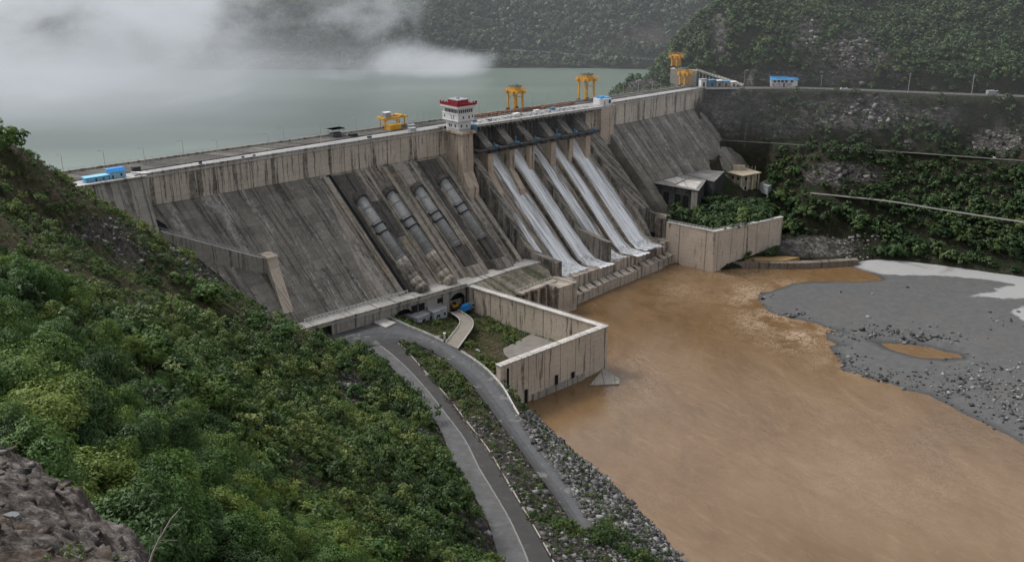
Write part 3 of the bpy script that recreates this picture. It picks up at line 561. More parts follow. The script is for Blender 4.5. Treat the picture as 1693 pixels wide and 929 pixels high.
# --- penstock bays
slab(81.2,83.2,67.2,17.5,.35,'slot_shadow',M_black)  # black strip painted as the deep shadow of the left trough wall
slab(83.4,94.2,66.8,18,.55,'trough_lining',C_slab); slab(129.,140.5,66.5,20,.5,'trough_lining',C_slab); slab(94.6,99.4,54.5,40,.42,'trough_lining',C_slab)
for a,b in ((78.2,81),(99.8,101.2),(109.4,115.6),(124.4,128.4),(141.5,145.5),(147.5,150.2)): slab(a,b,66.9,18.2,1.3,'rib',C_pen)
for i,(s0,zt,zs,box) in enumerate([(89.3,55.2,31.5,0),(104.8,55.,31,0),(120.2,54.6,31.5,1),(136.,55.8,32.,1)]):
    def ax(z,h): return (s0+K*fn(z)+0*h,-(fn(z)+h),z)
    slab(s0-4.2,s0-3.1,zt-1,20,1.8,'pipe_kerb',C_pen); 
    m=MB(); a=ax(zt+3,.2); b=ax(zs,1.6); m.bar(ax(zt+1.5,.4),b,2.75,22); pipe=m.build('penstock',M_steel,DAM,True); 
    # flat ends
    m=MB()
    for q in (.12,.35,.55,.78,.95):
        c=Vector(ax(zt,.6)).lerp(Vector(b),q); d=(Vector(b)-Vector(ax(zt,.6))).normalized(); m.bar(c-d*.12,c+d*.12,2.86,22)
    m.build('weld_ring',M_grey,pipe)
    m=MB()
    for q in (.40,.53):
        c=Vector(ax(zt,.6)).lerp(Vector(b),q); d=(Vector(b)-Vector(ax(zt,.6))).normalized(); m.bar(c-d*.32,c+d*.32,3.25,22)
        for sg in (-1,1): m.box(c.x+sg*3.3-.45,c.x+sg*3.3+.45,c.y-.6,c.y+.5,c.z-.7,c.z+.9)
    for sg in (-1,1):
        c1=Vector(ax(zt,.6)).lerp(Vector(b),.40); c2=Vector(ax(zt,.6)).lerp(Vector(b),.53); m.bar(c1+Vector((sg*3.3,-.5,.6)),c2+Vector((sg*3.3,-.5,.6)),.16)
    m.build('anchor_collar',M_iron,pipe)
    c=ax(zt+1.2,.9); m=MB(); m.bar(Vector(ax(zt+1.6,-.6)),Vector(ax(zt+.6,1.2)),3.35,22); m.build('pipe_portal',M_black if False else C_slab,DAM)  # dark ring puts the arch shadow at the pipe start into colour
    if not box:
        m=MB(); P_=[ax(zs+.6,1.5),ax(zs-6,1.5),ax(24,1.9),ax(21.2,2.6),ax(19.9,4.8)]
        for j in range(4): m.bar(P_[j],P_[j+1],3.05-.0*j,18)
        m.build('encased_penstock',C_pen,DAM,True)
        m=MB()
        for zz in (30,25.5): 
            m.bar(ax(zz,1.6),ax(zz-.5,1.65),3.14,18)
        m.build('band',C_pen,DAM)
    else: slab(s0-3.6,s0+3.9,zs+.6,21,3.4,'penstock_encasement',C_slab); slab(s0-4.4,s0+5.,24,19.6,4.2,'anchor_block',C_pen)
# --- toe road on arches
ZT=19.5
m=MB(); m.prism([(36,-37),(36,-46.4),(60,-46.9),(121,-48),(150,-45.5),(172,-46),(172,-37)],18.6,ZT); toe=m.build('toe_road',C_deck,DAM)
m=MB(); m.prism([(36,-46.2),(36,-46.7),(60,-47.2),(121,-48.3),(121,-47.8)],ZT,ZT+.9); m.build('toe_parapet',C_wing,DAM)
m=MB(); railrun(m,[(44,-39.2,ZT),(95,-39.2,ZT)],1.5,1.8,.12); railrun(m,[(98,-39.4,ZT),(120,-40,ZT)],1.2,2.4,.07); m.build('toe_railing',M_railw,DAM)
def arch_wall(mb,s0,s1,n,z0,z1,ops,th=1.2):
    """vertical wall in the plane n with arched openings ops=[(centre,halfwidth,spring,rise)]"""
    x=s0
    for c,hw,sp,rs in ops:
        mb.box(x,c-hw,-n,-n+th,z0,z1); seg=10
        for i in range(seg):
            a0=PI*i/seg; a1=PI*(i+1)/seg; xa,xb=c-hw*math.cos(a0),c-hw*math.cos(a1); za,zb=sp+rs*math.sin(a0),sp+rs*math.sin(a1)
            vs=[(xa,-n,za),(xb,-n,zb),(xb,-n,z1),(xa,-n,z1)]; vs+=[(v[0],v[1]+th,v[2]) for v in vs]
            mb.add(vs,[(0,1,2,3),(7,6,5,4),(0,4,5,1),(3,2,6,7)])
        x=c+hw
    mb.box(x,s1,-n,-n+th,z0,z1)
sA,_=on_n(667,520,46.6); sB,_=on_n(757,497,46.6); sW,_=on_n(708,505,46.6)
m=MB(); arch_wall(m,52,121.5,46.6,4,18.58,[(sA,5.0,12.5,3.6),(sB,4.6,12.,4.4)]); m.build('arcade_wall',C_wing,DAM)
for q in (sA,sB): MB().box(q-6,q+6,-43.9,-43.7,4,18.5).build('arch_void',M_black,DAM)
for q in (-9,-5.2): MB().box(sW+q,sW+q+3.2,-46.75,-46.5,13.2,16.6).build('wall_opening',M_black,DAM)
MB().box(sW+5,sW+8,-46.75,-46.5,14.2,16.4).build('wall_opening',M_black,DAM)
# --- spillway chutes
s_a,s_z=154.,239.
m=MB(); m.prof([(-22,0),(-22,66),(-6,66.5),(-1,66.8),(3,64.2),(8,58.6),(13,52.3),(42,15.6),(45.5,12.7),(48,11.6),(48,0)],s_a,s_z,K); m.build('chute',C_chute,DAM)
m=MB(); m.prof([(-20,0),(-20,66),(0,70.),(34,27.8),(34,0)],239.02,249.6,K); m.build('side_ledge',C_train,DAM)
m=MB(); m.prof([(-20,0),(-20,60),(-2,62),(34,17.),(40,8),(40,0)],249.62,257.48,K); m.build('side_channel',C_slab,DAM)
def train(name,s0,s1,poly,mat=C_train): m=MB(); m.prof(poly,s0,s1,K); return m.build(name,mat,DAM)
train('training_wall',153.9,157.4,[(6,3),(6,67),(11,63.5),(36.5,27.4),(40.,23.6),(54,20.2),(54,3)])
train('divider_wall',192.6,195.4,[(6,3),(6,65),(10,61.5),(36,26.6),(51.5,21.8),(51.5,3)])
train('divider_wall',180.2,181.6,[(6,3),(6,62),(14,54),(43,16.),(46,13.4),(46,3)],C_chute); train('divider_wall',208.6,209.8,[(6,3),(6,62),(14,54),(43,16.),(46,13.4),(46,3)],C_chute); train('divider_wall',219.9,221,[(6,3),(6,62),(14,54),(43,16.),(46,13.4),(46,3)],C_chute)
train('training_wall',236.5,239.,[(4,3),(4,68),(12,57.6),(37,25.2),(40,21.5),(44,12.6),(44,3)])
train('training_wall',249.4,251.6,[(28,3),(28,33.5),(33,27.),(35,25.2),(47,21.5),(47,3)])
# wall coping pieces of the end blocks
# bucket lip and river blocks; the lip runs slightly oblique to the crest
def lipn(s): return 57.-.105*(s-178)
def lipz(s): return 11.3
rnd=random.Random(4); e=[172.5,181,189.5,199,204.5,214,224.5,236,242,250.5,259]
m=MB()
for i in range(len(e)-1):
    a,b=e[i]+.0,e[i+1]-(1.0 if i in(0,3,5,7,8) else .12); j=[0,-.8,0,.4,-1.6,0,.5,-.6,-2.4,0][i]
    m.prism([(a,-46.+.32*0),(a,-lipn(a)-j),(b,-lipn(b)-j),(b,-46.)],3,11.35)
m.build('bucket_lip',C_lip,DAM)
m=MB(); m.prism([(172.6,-46.),(172.6,-54),(259,-44.5),(259,-38)],2.5,11.2); m.build('bucket_floor',C_chute,DAM)
m=MB()
for i,(a,b) in enumerate([(169.,176),(176.1,187.),(187.2,198),(198.6,212),(212.15,224),(224.1,238),(238.1,251),(251.5,262)]):
    o_=[0,.3,0,-.2,.2,0,.3,-1][i]; m.prism([(a,-44.),(a,-lipn(a)-4.8-o_),(b,-lipn(b)-4.8-o_),(b,-40.)],-3,[4.6,4.8,4.6,5,4.8,4.6,4.9,5.][i])
m.build('river_block',C_lip,DAM)
m=MB()      # sloping caps on the river blocks
for i in range(16):
    a=171+i*5.6; m.prism([(a,-lipn(a)-1.),(a,-lipn(a)-4.6),(a+3.9,-lipn(a+3.9)-4.6),(a+3.9,-lipn(a+3.9)-1.)],4.6,[6.3,5.0,5.0,6.3])
m.build('block_cap',C_lip,DAM)
# end platforms on the right, with culvert
m=MB(); m.prism([(259.2,-34),(259.2,-49.5),(268.,-49.),(268.,-34)],-2,11.6); m.prism([(259.3,-49.5),(259.3,-52.6),(267.8,-52.2),(267.8,-49.5)],-3,5.2); m.build('end_block',C_lip,DAM)
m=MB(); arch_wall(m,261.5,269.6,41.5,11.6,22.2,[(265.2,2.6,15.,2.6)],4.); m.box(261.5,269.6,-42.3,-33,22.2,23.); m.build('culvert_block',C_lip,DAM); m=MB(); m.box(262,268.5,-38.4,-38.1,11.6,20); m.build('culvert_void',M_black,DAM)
# --- gate bays
NS=[165.5,179.5,192.8,208.,220.8,233.6]; NW=3.4
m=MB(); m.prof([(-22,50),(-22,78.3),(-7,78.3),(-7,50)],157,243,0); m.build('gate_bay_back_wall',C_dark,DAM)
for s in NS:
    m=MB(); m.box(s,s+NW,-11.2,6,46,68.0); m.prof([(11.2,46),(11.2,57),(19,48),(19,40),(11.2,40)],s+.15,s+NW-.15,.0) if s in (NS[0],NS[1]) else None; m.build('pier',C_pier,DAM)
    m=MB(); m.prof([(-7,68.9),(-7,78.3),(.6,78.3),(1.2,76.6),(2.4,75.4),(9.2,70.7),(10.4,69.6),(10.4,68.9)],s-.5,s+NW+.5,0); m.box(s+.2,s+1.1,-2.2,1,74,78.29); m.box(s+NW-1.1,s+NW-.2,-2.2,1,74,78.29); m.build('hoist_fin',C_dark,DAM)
ed=[158.6]+[x for s in NS for x in (s,s+NW)]+[243]
for i in range(0,len(ed)-1,2):
    a,b=ed[i]+.1,ed[i+1]-.1; m=MB()
    poly=[(-6.9+9.5*math.cos(t_)*.55+0,70.5+9.*math.sin(t_)) for t_ in [(-75+15*q)*PI/180 for q in range(10)]]
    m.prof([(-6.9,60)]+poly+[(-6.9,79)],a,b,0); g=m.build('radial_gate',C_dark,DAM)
    m=MB()
    for q in (.25,.5,.75): x=a+(b-a)*q; m.box(x-.18,x+.18,1.2,1.6,70,78.2)
    m.build('gate_rib',M_iron,g)
m=MB(); m.box(158.,243,-12.4,-9.6,67.95,68.9); 
for s in NS+[172,186,200,214.5,227]: m.box(s-.4,s+NW+.4,-13,-9.4,67.2,69.1)
m.build('hoist_walkway',M_iron,DAM)
m=MB(); railrun(m,[(158.5,-12.9,68.95),(243,-12.9,68.95)],1.,2.5,.05); m.build('walkway_railing',M_iron,DAM)
for i,s in enumerate(NS):
    m=MB(); x=s+NW+.9; m.bar((x,-10.9,69),(x,-10.9,71.6+(i%2)*1.4),.25,10); m.box(x+.3,x+2.,-11.6,-10.4,69,70.2); m.bar((x,-10.9,71),(x+1.4,-10.9,70),.14); m.build('hoist_cylinder',M_blue,DAM)
m=MB()
for i in range(30):
    x=162+i*2.9; m.box(x,x+.8,-.8-.042*(x-150)-.9,2,77.5,78.28)
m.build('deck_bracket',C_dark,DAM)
# tower pier and right pier
m=MB(); m.prof([(-6,30),(-6,78.29),(12,78.29),(12,60),(16,53),(16,30)],149,155.4,0); m.prof([(-8,79.5),(13.2,79.5),(13.2,78.3),(-8,78.3)],147.8,156.6,0); m.build('tower_pier',C_pier,DAM)
m=MB(); m.prism([(243.,5),(243.,-1.5),(251,-2.6),(251,-5.),(261.5,-5.2),(261.5,5)],58,78.28); m.build('gatehouse_pier',C_pier,DAM)
# --- side walkway with piers between toe road and spillway block
m=MB(); m.add([(141.,-59.,13.2),(142.,-62,13.2),(166,-60,13.2),(166,-56.5,13.2),(141.,-59.,14.2),(142.,-62,14.2),(166,-60,14.2),(166,-56.5,14.2)],[(0,1,2,3),(4,5,6,7),(0,1,5,4),(1,2,6,5),(2,3,7,6),(3,0,4,7)])
m.box(160,172.4,-66.5,-53,-2,13.6); m.box(158.6,163,-65.,-52,-2,13.9); m.build('side_block',C_lip,DAM)
m=MB()
for x in (146,152,157): m.box(x,x+1.6,-61.5,-58.5,-2,13.2)
m.build('bridge_pier',C_lip,DAM)
m=MB(); railrun(m,[(141,-62.2,14.2),(158.5,-60.5,14.2),(158.6,-65,14.2),(160,-66.3,13.6),(172,-66.3,13.6),(172,-58,13.6)],1.2,1.8,.055); railrun(m,[(141,-58.8,14.2),(166,-56.3,14.2),(168,-52,13.6)],1.2,2.4,.06); m.build('walkway_railing',M_railw,DAM)
# slope between toe road and side walkway
m=MB(); m.add([(121.5,-47.5,ZT-.3),(172,-45.5,ZT-.6),(166,-57,13.4),(128,-59,12.),(121.5,-47.5,2),(172,-45.5,2),(166,-57,2),(128,-59,2)],[(0,1,2,3),(0,4,5,1),(1,5,6,2),(2,6,7,3),(3,7,4,0)]); m.build('mossy_apron',concrete('mossy apron',light=(0.276,0.242,0.193),mid=(0.097,0.087,0.064),dark=(0.04,0.045,0.02),amt=.53,white=.5,k=.5),DAM)
# --- falling water
t=NT('spillway water'); o=t.obj(); x,y,z=t.sep(o)[:3]; u=t.math('ADD',x,t.math('MULTIPLY',y,K)); wb=t.math('MULTIPLY',t.noise(o,.12,3,.5),.8); u=t.math('ADD',u,wb)
a1=t.noise(t.comb(t.math('MULTIPLY',u,1.6),t.math('MULTIPLY',z,.05),0),1.,5,.7); a2=t.noise(t.comb(t.math('MULTIPLY',u,4.),t.math('MULTIPLY',z,.22),2),1.,4,.75); a3=t.noise(t.comb(t.math('MULTIPLY',u,.5),t.math('MULTIPLY',z,.03),7),1.,3,.6)
f=t.math('ADD',t.math('ADD',t.math('MULTIPLY',a1,.42),t.math('MULTIPLY',a2,.26)),t.math('MULTIPLY',a3,.34)); den=t.attr('dens'); f=t.math('ADD',t.math('MULTIPLY',t.math('SUBTRACT',f,.5),4.6),t.math('MULTIPLY_ADD',den,.46,.22))
col=t.ramp(f,[(.1,(.17,.16,.145)),(.4,(.42,.42,.415)),(.8,(.86,.87,.88))]); al=t.sm(t.math('ADD',f,t.math('MULTIPLY',t.math('SUBTRACT',t.attr('edge'),.8),.5)),.06,.34)
t.pbr(col,.45,t.bump(a2,.25,.7),.4,Alpha=al); M_fall=t.m
chp=[(1.5,65.6),(3,64.2),(8,58.6),(13,52.3),(20,43.5),(30,30.8),(38,20.7),(42,15.6),(44,13.9),(46,12.5),(48.5,11.75),(52,11.55),(56,11.5)]
WATER=empty('spillway_water',(P0[0],P0[1],0),TH); props(WATER,kind='structure')
for (l0,r0,c0,w0,c1,w1,dn,end) in [(155.,164.6,160,2.,161.5,4.,.5,48),(168.2,179.6,172,3.2,174.,5.4,.85,55),(182.,192.4,187.,4.2,187.4,4.9,1.,57),(195.6,208.4,199.,3.,201.,5.2,.6,52),(210.,219.7,213.6,3.3,214.6,4.6,1.,56),(221.3,235.6,227.4,5.2,228.,6.,1.,54)]:
    V=[];dn_=[];eg=[]; nn_=26; pr_=[p for p in chp if p[0]<=end]; pr2=[]
    for a_,b_ in zip(pr_,pr_[1:]):
        for q in range(3): pr2.append((a_[0]+(b_[0]-a_[0])*q/3,a_[1]+(b_[1]-a_[1])*q/3))
    pr2.append(pr_[-1])
    for n_,z_ in pr2:
        f_=min(1,n_/42.); cc=c0+(c1-c0)*f_; ww=w0+(w1-w0)*f_; ww*=1+.4*max(0,(n_-43)/8)
        for j in range(nn_+1):
            u_=j/nn_; s_=l0+(r0-l0)*u_; g_=math.exp(-((s_-cc)/ww)**4); V.append((s_+K*n_,-n_,z_+.08+.16*g_*(n_>3)+(.18*math.sin(s_*2.3+n_*.9)+.12*math.sin(s_*5.1-n_*1.7) if n_>44 else 0))); dn_.append(dn*g_); eg.append(min(1,6*min(u_,1-u_))*(1 if n_<end-4 else .6)*(.55+.45*g_))
    I=np.arange(len(V)).reshape(len(pr2),nn_+1); F=np.stack([I[:-1,:-1],I[1:,:-1],I[1:,1:],I[:-1,1:]],-1).reshape(-1,4)
    me=npmesh('water_stream',V,F,{'dens':dn_,'edge':eg}); link('water_stream',me,M_fall,WATER,True)
# white water boiling in the buckets
m_f=NT('bucket foam'); o=m_f.obj(); nf=m_f.noise(o,.55,7,.75,.8); m_f.pbr(m_f.ramp(nf,[(.35,(.3,.29,.27)),(.6,(.8,.81,.82))]),.5,m_f.bump(nf,.5,.9),.4,Alpha=m_f.sm(m_f.math('ADD',nf,m_f.math('MULTIPLY',m_f.attr('edge'),.5)),.62,.82))
for s0,s1,q in ((157,179,1.),(183,191.5,1.1),(197,208,.5),(210,219,.9),(222,235,1.)):
    V=[];eg=[]; ns=int((s1-s0)*1.6); nn=16; r_=np.random.RandomState(int(s0))
    for i in range(nn+1):
        n_=41+i*.92
        for j in range(ns+1):
            ss=s0+(s1-s0)*j/ns; zz=np.interp(n_,[p[0] for p in chp],[p[1] for p in chp]); u_=min(j,ns-j)/ns; V.append((ss+K*n_,-n_,zz+.28+.22*r_.rand()*(i>3))); eg.append(q*min(1,u_*5)*math.exp(-((i-8)/5.)**2))
    I=np.arange(len(V)).reshape(nn+1,ns+1); F=np.stack([I[:-1,:-1],I[1:,:-1],I[1:,1:],I[:-1,1:]],-1).reshape(-1,4); link('bucket_foam',npmesh('bucket_foam',V,F,{'edge':eg}),m_f.m,WATER,True)
#@@PART4
# ================================================================== things on and around the dam
def dthing(name,s,n,z,label,cat,group=None,rz=0): p=dam(s,n,z); return empty(name,tuple(p),TH+rz,label,cat,group)
def wmesh(name,mb,mat,parent=None): return mb.build(name,mat,parent)
def wthing(name,px,py,z,label,cat,group=None,rz=0): p=at(px,py,z); return empty(name,tuple(p),rz,label,cat,group)
def loc(root,P):   # world point -> root local
    q=Vector(P)-root.location; return Vector(rot(q,-root.rotation_euler.z))
# --- control tower
T=dthing('control_tower',152.2,5.2,79.5,'white control tower with dark red balustrade roof on the broad pier of the crest','tower')
m=MB(); m.box(-4.6,4.9,-6.6,7.4,0,4.6); m.box(-6.2,6.4,-8.4,9.2,4.6,5.0,tap=0); m.box(-6.2,6.4,-8.4,9.2,5.,8.2)
m.box(-5.6,5.8,-7.8,8.6,8.2,10.6); m.box(-6.35,6.55,-8.55,9.35,10.3,11.); wl=m.build('wall',M_white,T)
m=MB(); m.box(-7.1,7.3,-9.3,10.1,11.,11.9); m.box(-6.4,6.6,-8.6,9.4,8.05,8.3); m.box(-6.4,6.6,-8.6,9.4,4.75,5.05); m.build('cornice',M_white,T)
m=MB()
for i in range(7): x=-5.3+i*1.6; m.box(x,x+1.15,-7.9,-7.78,8.55,10.15)
for i in range(9): y=-7.2+i*1.65; m.box(-5.7,-5.58,y,y+1.15,8.55,10.15)
m.build('window_band',M_glass,T)
for (x0,x1,y0,y1,z0,z1) in [(-3.,-1.9,-6.72,-6.58,1.7,2.9),(1.2,2.2,-6.72,-6.58,1.4,2.6),(-4.72,-4.58,-3.5,-2.3,1.6,3.),(-4.72,-4.58,1.,2.2,1.6,3.),(-4.72,-4.58,3.,4.2,1.6,3.),(-2.6,-1.5,-8.52,-8.38,5.9,7.0),(1.9,2.8,-8.52,-8.38,5.7,7.1),(4.6,5.5,-8.52,-8.38,6.1,7.1),(-6.32,-6.18,6.,7.,6.1,7.2)]:
    m=MB().box(x0,x1,y0,y1,z0,z1); m.build('window',M_glass,T)
for yc,sg in ((-4.2,1),(-.3,-1)):     # painted arcs on the left side
    m=MB(); P_=[(-6.24,yc+sg*1.*math.cos(a),6.5+.9*math.sin(a)) for a in [(-60+25*i)*PI/180 for i in range(8)]]
    for a,b in zip(P_,P_[1:]): m.bar(a,b,.16,sq=True)
    m.build('emblem',M_iron,T)
m=MB(); m.box(-7.2,7.4,-9.4,10.2,11.9,12.2); m.box(-3.6,4.6,-4.6,6.4,12.2,14.); 
for i in range(12):
    y=-9.1+i*1.7; m.box(-7.1,-6.4,y,y+.8,12.2,13.2+.5*(i%2)); 
for i in range(9): x=-6.9+i*1.7; m.box(x,x+.8,-9.3,-8.6,12.2,13.2+.5*(i%2))
m.box(-7.1,-6.8,-9.3,10.1,12.2,12.75); m.box(-7.1,7.3,-9.3,-9.,12.2,12.75); m.box(-8,-7,-9.9,-8.9,12.6,14.); m.box(6.6,7.7,-9.9,-8.8,12.4,13.8); m.build('balustrade',M_red,T)
m=MB(); m.box(-3.9,4.9,-4.9,6.7,14.,14.45); m.box(-.6,1.,0,1.6,14.45,15.1); m.bar((2,2,14.4),(2,2,16.6),.06); m.build('roof',M_grey,T)
m=MB(); m.box(5.2,8.6,-8.2,-5.4,-.2,2.2); m.build('annex_box',M_blue,T)
m=MB(); railrun(m,[(-6.6,8,.1),(-6.6,-9.2,.1),(6.,-9.2,.1)],1.1,1.8,.06); m.build('railing',M_iron,T)
T.scale=(.78,.68,1.)
# --- gantry cranes
def tall_crane(name,s,n,h,w,d,label,rz=0,z=79.6,root=None,house=True,lattice=False,group='yellow gantry cranes'):
    T=root or dthing(name,s,n,z,label,'crane',group,rz); x,y=w/2,d/2
    for sx in (-1,1):
        for sy in (-1,1):
            m=MB(); m.bar((sx*x*1.06,sy*y,.9),(sx*x,sy*y,h-1.4),.62,sq=True); m.build('leg',M_yel,T)
            m=MB(); m.box(sx*x*1.06-1.,sx*x*1.06+1.,sy*y-.5,sy*y+.5,0,1.); m.build('wheel_bogie',M_iron,T)
    m=MB()
    for sy in (-1,1): m.box(-x-1.8,x+1.8,sy*y-.5,sy*y+.5,h-1.6,h)
    for sx in (-1,1): m.box(sx*x-.5,sx*x+.5,-y-2.2,y+2.2,h-1.7,h-.1)
    for sx in (-1,1): m.bar((sx*x,-y,h*.62),(sx*x,y,h*.62),.25,sq=True)
    m.build('girder_frame',M_yel,T)
    if lattice:
        m=MB()
        for q in range(3):
            z0=1+q*(h-3)/3; z1=z0+(h-3)/3
            for sy in (-1,1): m.bar((-x,sy*y,z0),(x,sy*y,z1),.2,sq=True); m.bar((x,sy*y,z0),(-x,sy*y,z1),.2,sq=True)
            m.bar((-x,-y,z1),(x,-y,z1),.25,sq=True); m.bar((-x,y,z1),(x,y,z1),.25,sq=True)
        m.build('lattice_bracing',M_yel,T)
    m=MB(); railrun(m,[(-x-1.8,-y-2.2,h),(x+1.8,-y-2.2,h),(x+1.8,y+2.2,h),(-x-1.8,y+2.2,h),(-x-1.8,-y-2.2,h)],1.,1.6,.07); m.build('railing',M_yel,T)
    if house:
        m=MB(); m.box(-x*.7,x*.9,-y*.8,y*.9,h,h+1.9); m.build('trolley_house',M_yel,T); m=MB(); m.box(-x*.8,x,-y*.9,y,h+1.95,h+2.4); m.box(-1,1.6,-1,1,h+2.4,h+2.8); m.build('house_roof',plain('slate roof sheet',(.07,.12,.13),.6),T)
        m=MB(); m.box(-x*1.5,-x*.8,-y-.6,-y+.8,h*.72,h*.72+1.8); m.build('cab',M_grey,T)
        m=MB(); m.bar((0,0,h),(0,0,h*.55),.12); m.box(-.5,.5,-.4,.4,h*.5,h*.55); m.build('hook_block',M_iron,T)
    return T
tall_crane('gantry_crane',*[float(v) for v in sn(at(852,181,79.6))],10.2,5.6,5.,'tall yellow gantry crane just right of the white tower, halfway along the spillway deck')
tall_crane('gantry_crane',*[float(v) for v in sn(at(969,166,79.6))],12.4,6.4,5.2,'tallest yellow gantry crane, at the right end of the spillway beside the white gatehouse')
tall_crane('gantry_crane',*[float(v) for v in sn(at(1131,143,79.6))],8.6,4.2,3.6,'yellow lattice gantry crane on the crest at the right end of the dam',lattice=True)
q=atd(1117,112,604); tall_crane('gantry_crane',0,0,7.6,4.4,3.4,None,root=empty('gantry_crane',(q[0],q[1],q[2]),TH+.2,'small yellow lattice crane on top of the concrete platform above the dam end','crane','yellow gantry cranes'),house=False,lattice=True)
T=dthing('semi_gantry_crane',*[float(v) for v in sn(at(649,211,79.6))],79.6,'low wide yellow gantry crane with a white roofed cab on the left crest road','crane')
for x in (-9,1.5,): MB().bar((x,-4,0),(x,-4,5.6),.55,sq=True).build('leg',M_yel,T)
for x in (-7,7.5,9.5): MB().bar((x,5,0),(x,5,5.2),.45,sq=True).build('leg',M_yel,T)
MB().bar((9,-2,0),(9,-2,5.4),.5,sq=True).build('leg',M_yel,T); m=MB()
for a,b in zip([(-9,-4,4.1),(-6.5,-4,5.2),(-3,-4,5.4)],[(-6.5,-4,5.2),(-3,-4,5.4),(1.5,-4,4.)]): m.bar(a,b,.35,sq=True)
m.bar((1.5,-4,4.),(4,-3.4,5.2),.35,sq=True); m.build('curved_brace',M_yel,T)
m=MB(); m.box(-11,10.4,-4.6,-3.4,5.5,6.5); m.box(-9,10,4.4,5.6,5.3,6.3); m.box(-9.6,-8.4,-4,5,5.5,6.4); m.box(8.5,9.7,-4,5,5.5,6.4); m.box(4,7,-4.4,4.6,6.4,7.1); m.build('girder',M_yel,T)
m=MB(); m.box(-8.4,-4,-4.2,-1,6.5,9.1); m.build('cab',M_grey,T); m=MB(); m.box(-8.8,-3.6,-4.6,-.6,9.1,9.5); m.build('cab_roof',M_white,T)
m=MB(); railrun(m,[(-3,-4.2,6.5),(4,-4.2,6.5)],1.,1.5,.06); m.box(-8,-4,0,2,0,1.6); m.build('railing',M_grey,T)
T.scale=(.68,.68,.85)
# --- gatehouse
T=dthing('gatehouse',256.6,.6,79.5,'small white chamfered gatehouse with blue roof and round window on the crest','building')
m=MB(); m.prism([(-5,4),(-5,-2),(-3,-4.2),(4.6,-4.2),(6,-2.6),(6,4)],0,3.8); m.build('wall',M_white,T)
m=MB(); m.prism([(-4,4.2),(-4,-2.4),(5.2,-3.2),(5.2,4.2)],3.85,4.4); m.box(-3.4,0,-1.8,2,4.4,5.); m.build('roof',M_roofb,T)
m=MB(); m.bar((3.2,-4.1,2),(3.2,-4.36,2),1.15,14); m.build('round_window',M_glass,T); m=MB(); m.box(-2.4,-1.4,-4.3,-4.15,.2,2.4); m.build('door',M_grey,T)
T.scale=(.78,.78,.95)
# --- lamp posts
def lamp(s,n,z,h,label,g,two=False):
    T=dthing('street_lamp',s,n,z,label,'street lamp',g); m=MB(); m.bar((0,0,0),(0,0,h),.13,6,.08); m.build('pole',M_rail,T)
    m=MB(); m.bar((0,0,h),(-1.6,0,h+.35),.06); m.box(-2.3,-1.3,-.2,.2,h+.22,h+.45); m.build('lamp_head',M_rail,T); return T
L0=None
for px,py in [(240.5,276),(361,261.5),(530.7,236.6),(445,250),(690,213)]:
    p=at(px,py,79.6); s,n=sn(p); 
    if L0 is None: L0=lamp(s,n,79.6,7.4,'grey street lamp on the downstream side of the left crest road','downstream crest lamps')
    else: o=copy_tree(L0); o.location=tuple(dam(s,n,79.6))
L1=None
for px,py,k in [(105,284,5),(174,276,5),(304,258,5),(470,236,5),(590,219,4),(700,206,4),(792,190,5),(806,188,5),(880,176,5),(905,173,5),(940,167,5),(1008,158,5),(1030,157,4),(1055,153,4),(1078,151,4),(1092,149,4)]:
    p=at(px,py,79.6); s,n=sn(p)
    if L1 is None: L1=lamp(s,n,79.9,6.2,'slim grey street lamp along the reservoir side railing','reservoir side lamps')
    else: o=copy_tree(L1); o.location=tuple(dam(s,n,79.9))
# --- clutter on the crest
rd=random.Random(9)
T=dthing('blue_shack',-15.3,-2.6,79.6,'long low light blue shack at the left end of the dam wall top','shack')
m=MB(); m.box(-6,6,-2.4,2.4,0,2.5); m.build('wall',plain('faded blue sheeting',(.16,.42,.62),.6,var=.35,scale=.6),T); m=MB(); m.box(-6.3,6.2,-2.7,2.7,2.5,2.75); m.box(-4.5,-3.7,-2.55,-2.41,.7,1.9); m.build('roof',plain('pale blue roof',(.2,.48,.68),.6),T); m=MB(); m.box(-1,-.2,-2.5,-2.42,.0,1.9); m.box(2.6,3.6,-2.5,-2.42,.9,1.7); m.build('door',M_glass,T)
T.scale=(.72,.75,.8); T=dthing('tarpaulin_shed',-7.6,-2.6,79.6,'taller pale blue shed under a bright blue tarpaulin on the wall top','shed')
m=MB(); m.box(-4.2,4.2,-2.3,2.5,0,3.4); m.build('wall',plain('washed blue wall',(.3,.5,.62),.6,var=.3,scale=.8),T); m=MB(); m.box(-4.7,4.4,-.6,3.1,3.45,3.7); m.add([(-4.7,-2.6,3.3),(4.4,-2.6,3.3),(4.4,-.6,4.7),(-4.7,-.6,4.7),(-4.7,3,4.5),(4.4,3,4.5)],[(0,1,2,3),(3,2,5,4)]); m.build('tarpaulin',M_tarp,T); m=MB(); m.box(1.4,2.3,-2.4,-2.32,1.2,2.4); m.box(-3,-2.2,-2.4,-2.32,0,2); m.build('window',M_iron,T); T.scale=(.72,.75,.85)
m=MB()
for i in range(46):
    a,b=rd.uniform(-33,-23.5),rd.uniform(.2,5); r=rd.uniform(.25,.7); m.box(-r,r,-r*.7,r*.7,0,r*1.1,rz=rd.uniform(0,3),c=(*dam(a,-b,0)[:2],79.6))
o=m.build('scrap_heap',M_iron); props(o,'dark heap of scrap on the wall top left of the blue shack','scrap heap')
T=dthing('pipe_stack',2.4,-3.,79.65,'pair of long pale pipes lying beside the blue tarpaulin shed','pipes'); m=MB()
for i in range(3): m.bar((-2.6+i*.7,4-i*.3,.3),(1.2+i*.8,-1.8,.3),.28,8)
m.build('pipe',M_white,T); m=MB(); m.box(-2,1,3.5,5.5,0,2.2); m.build('crate',M_iron,T)
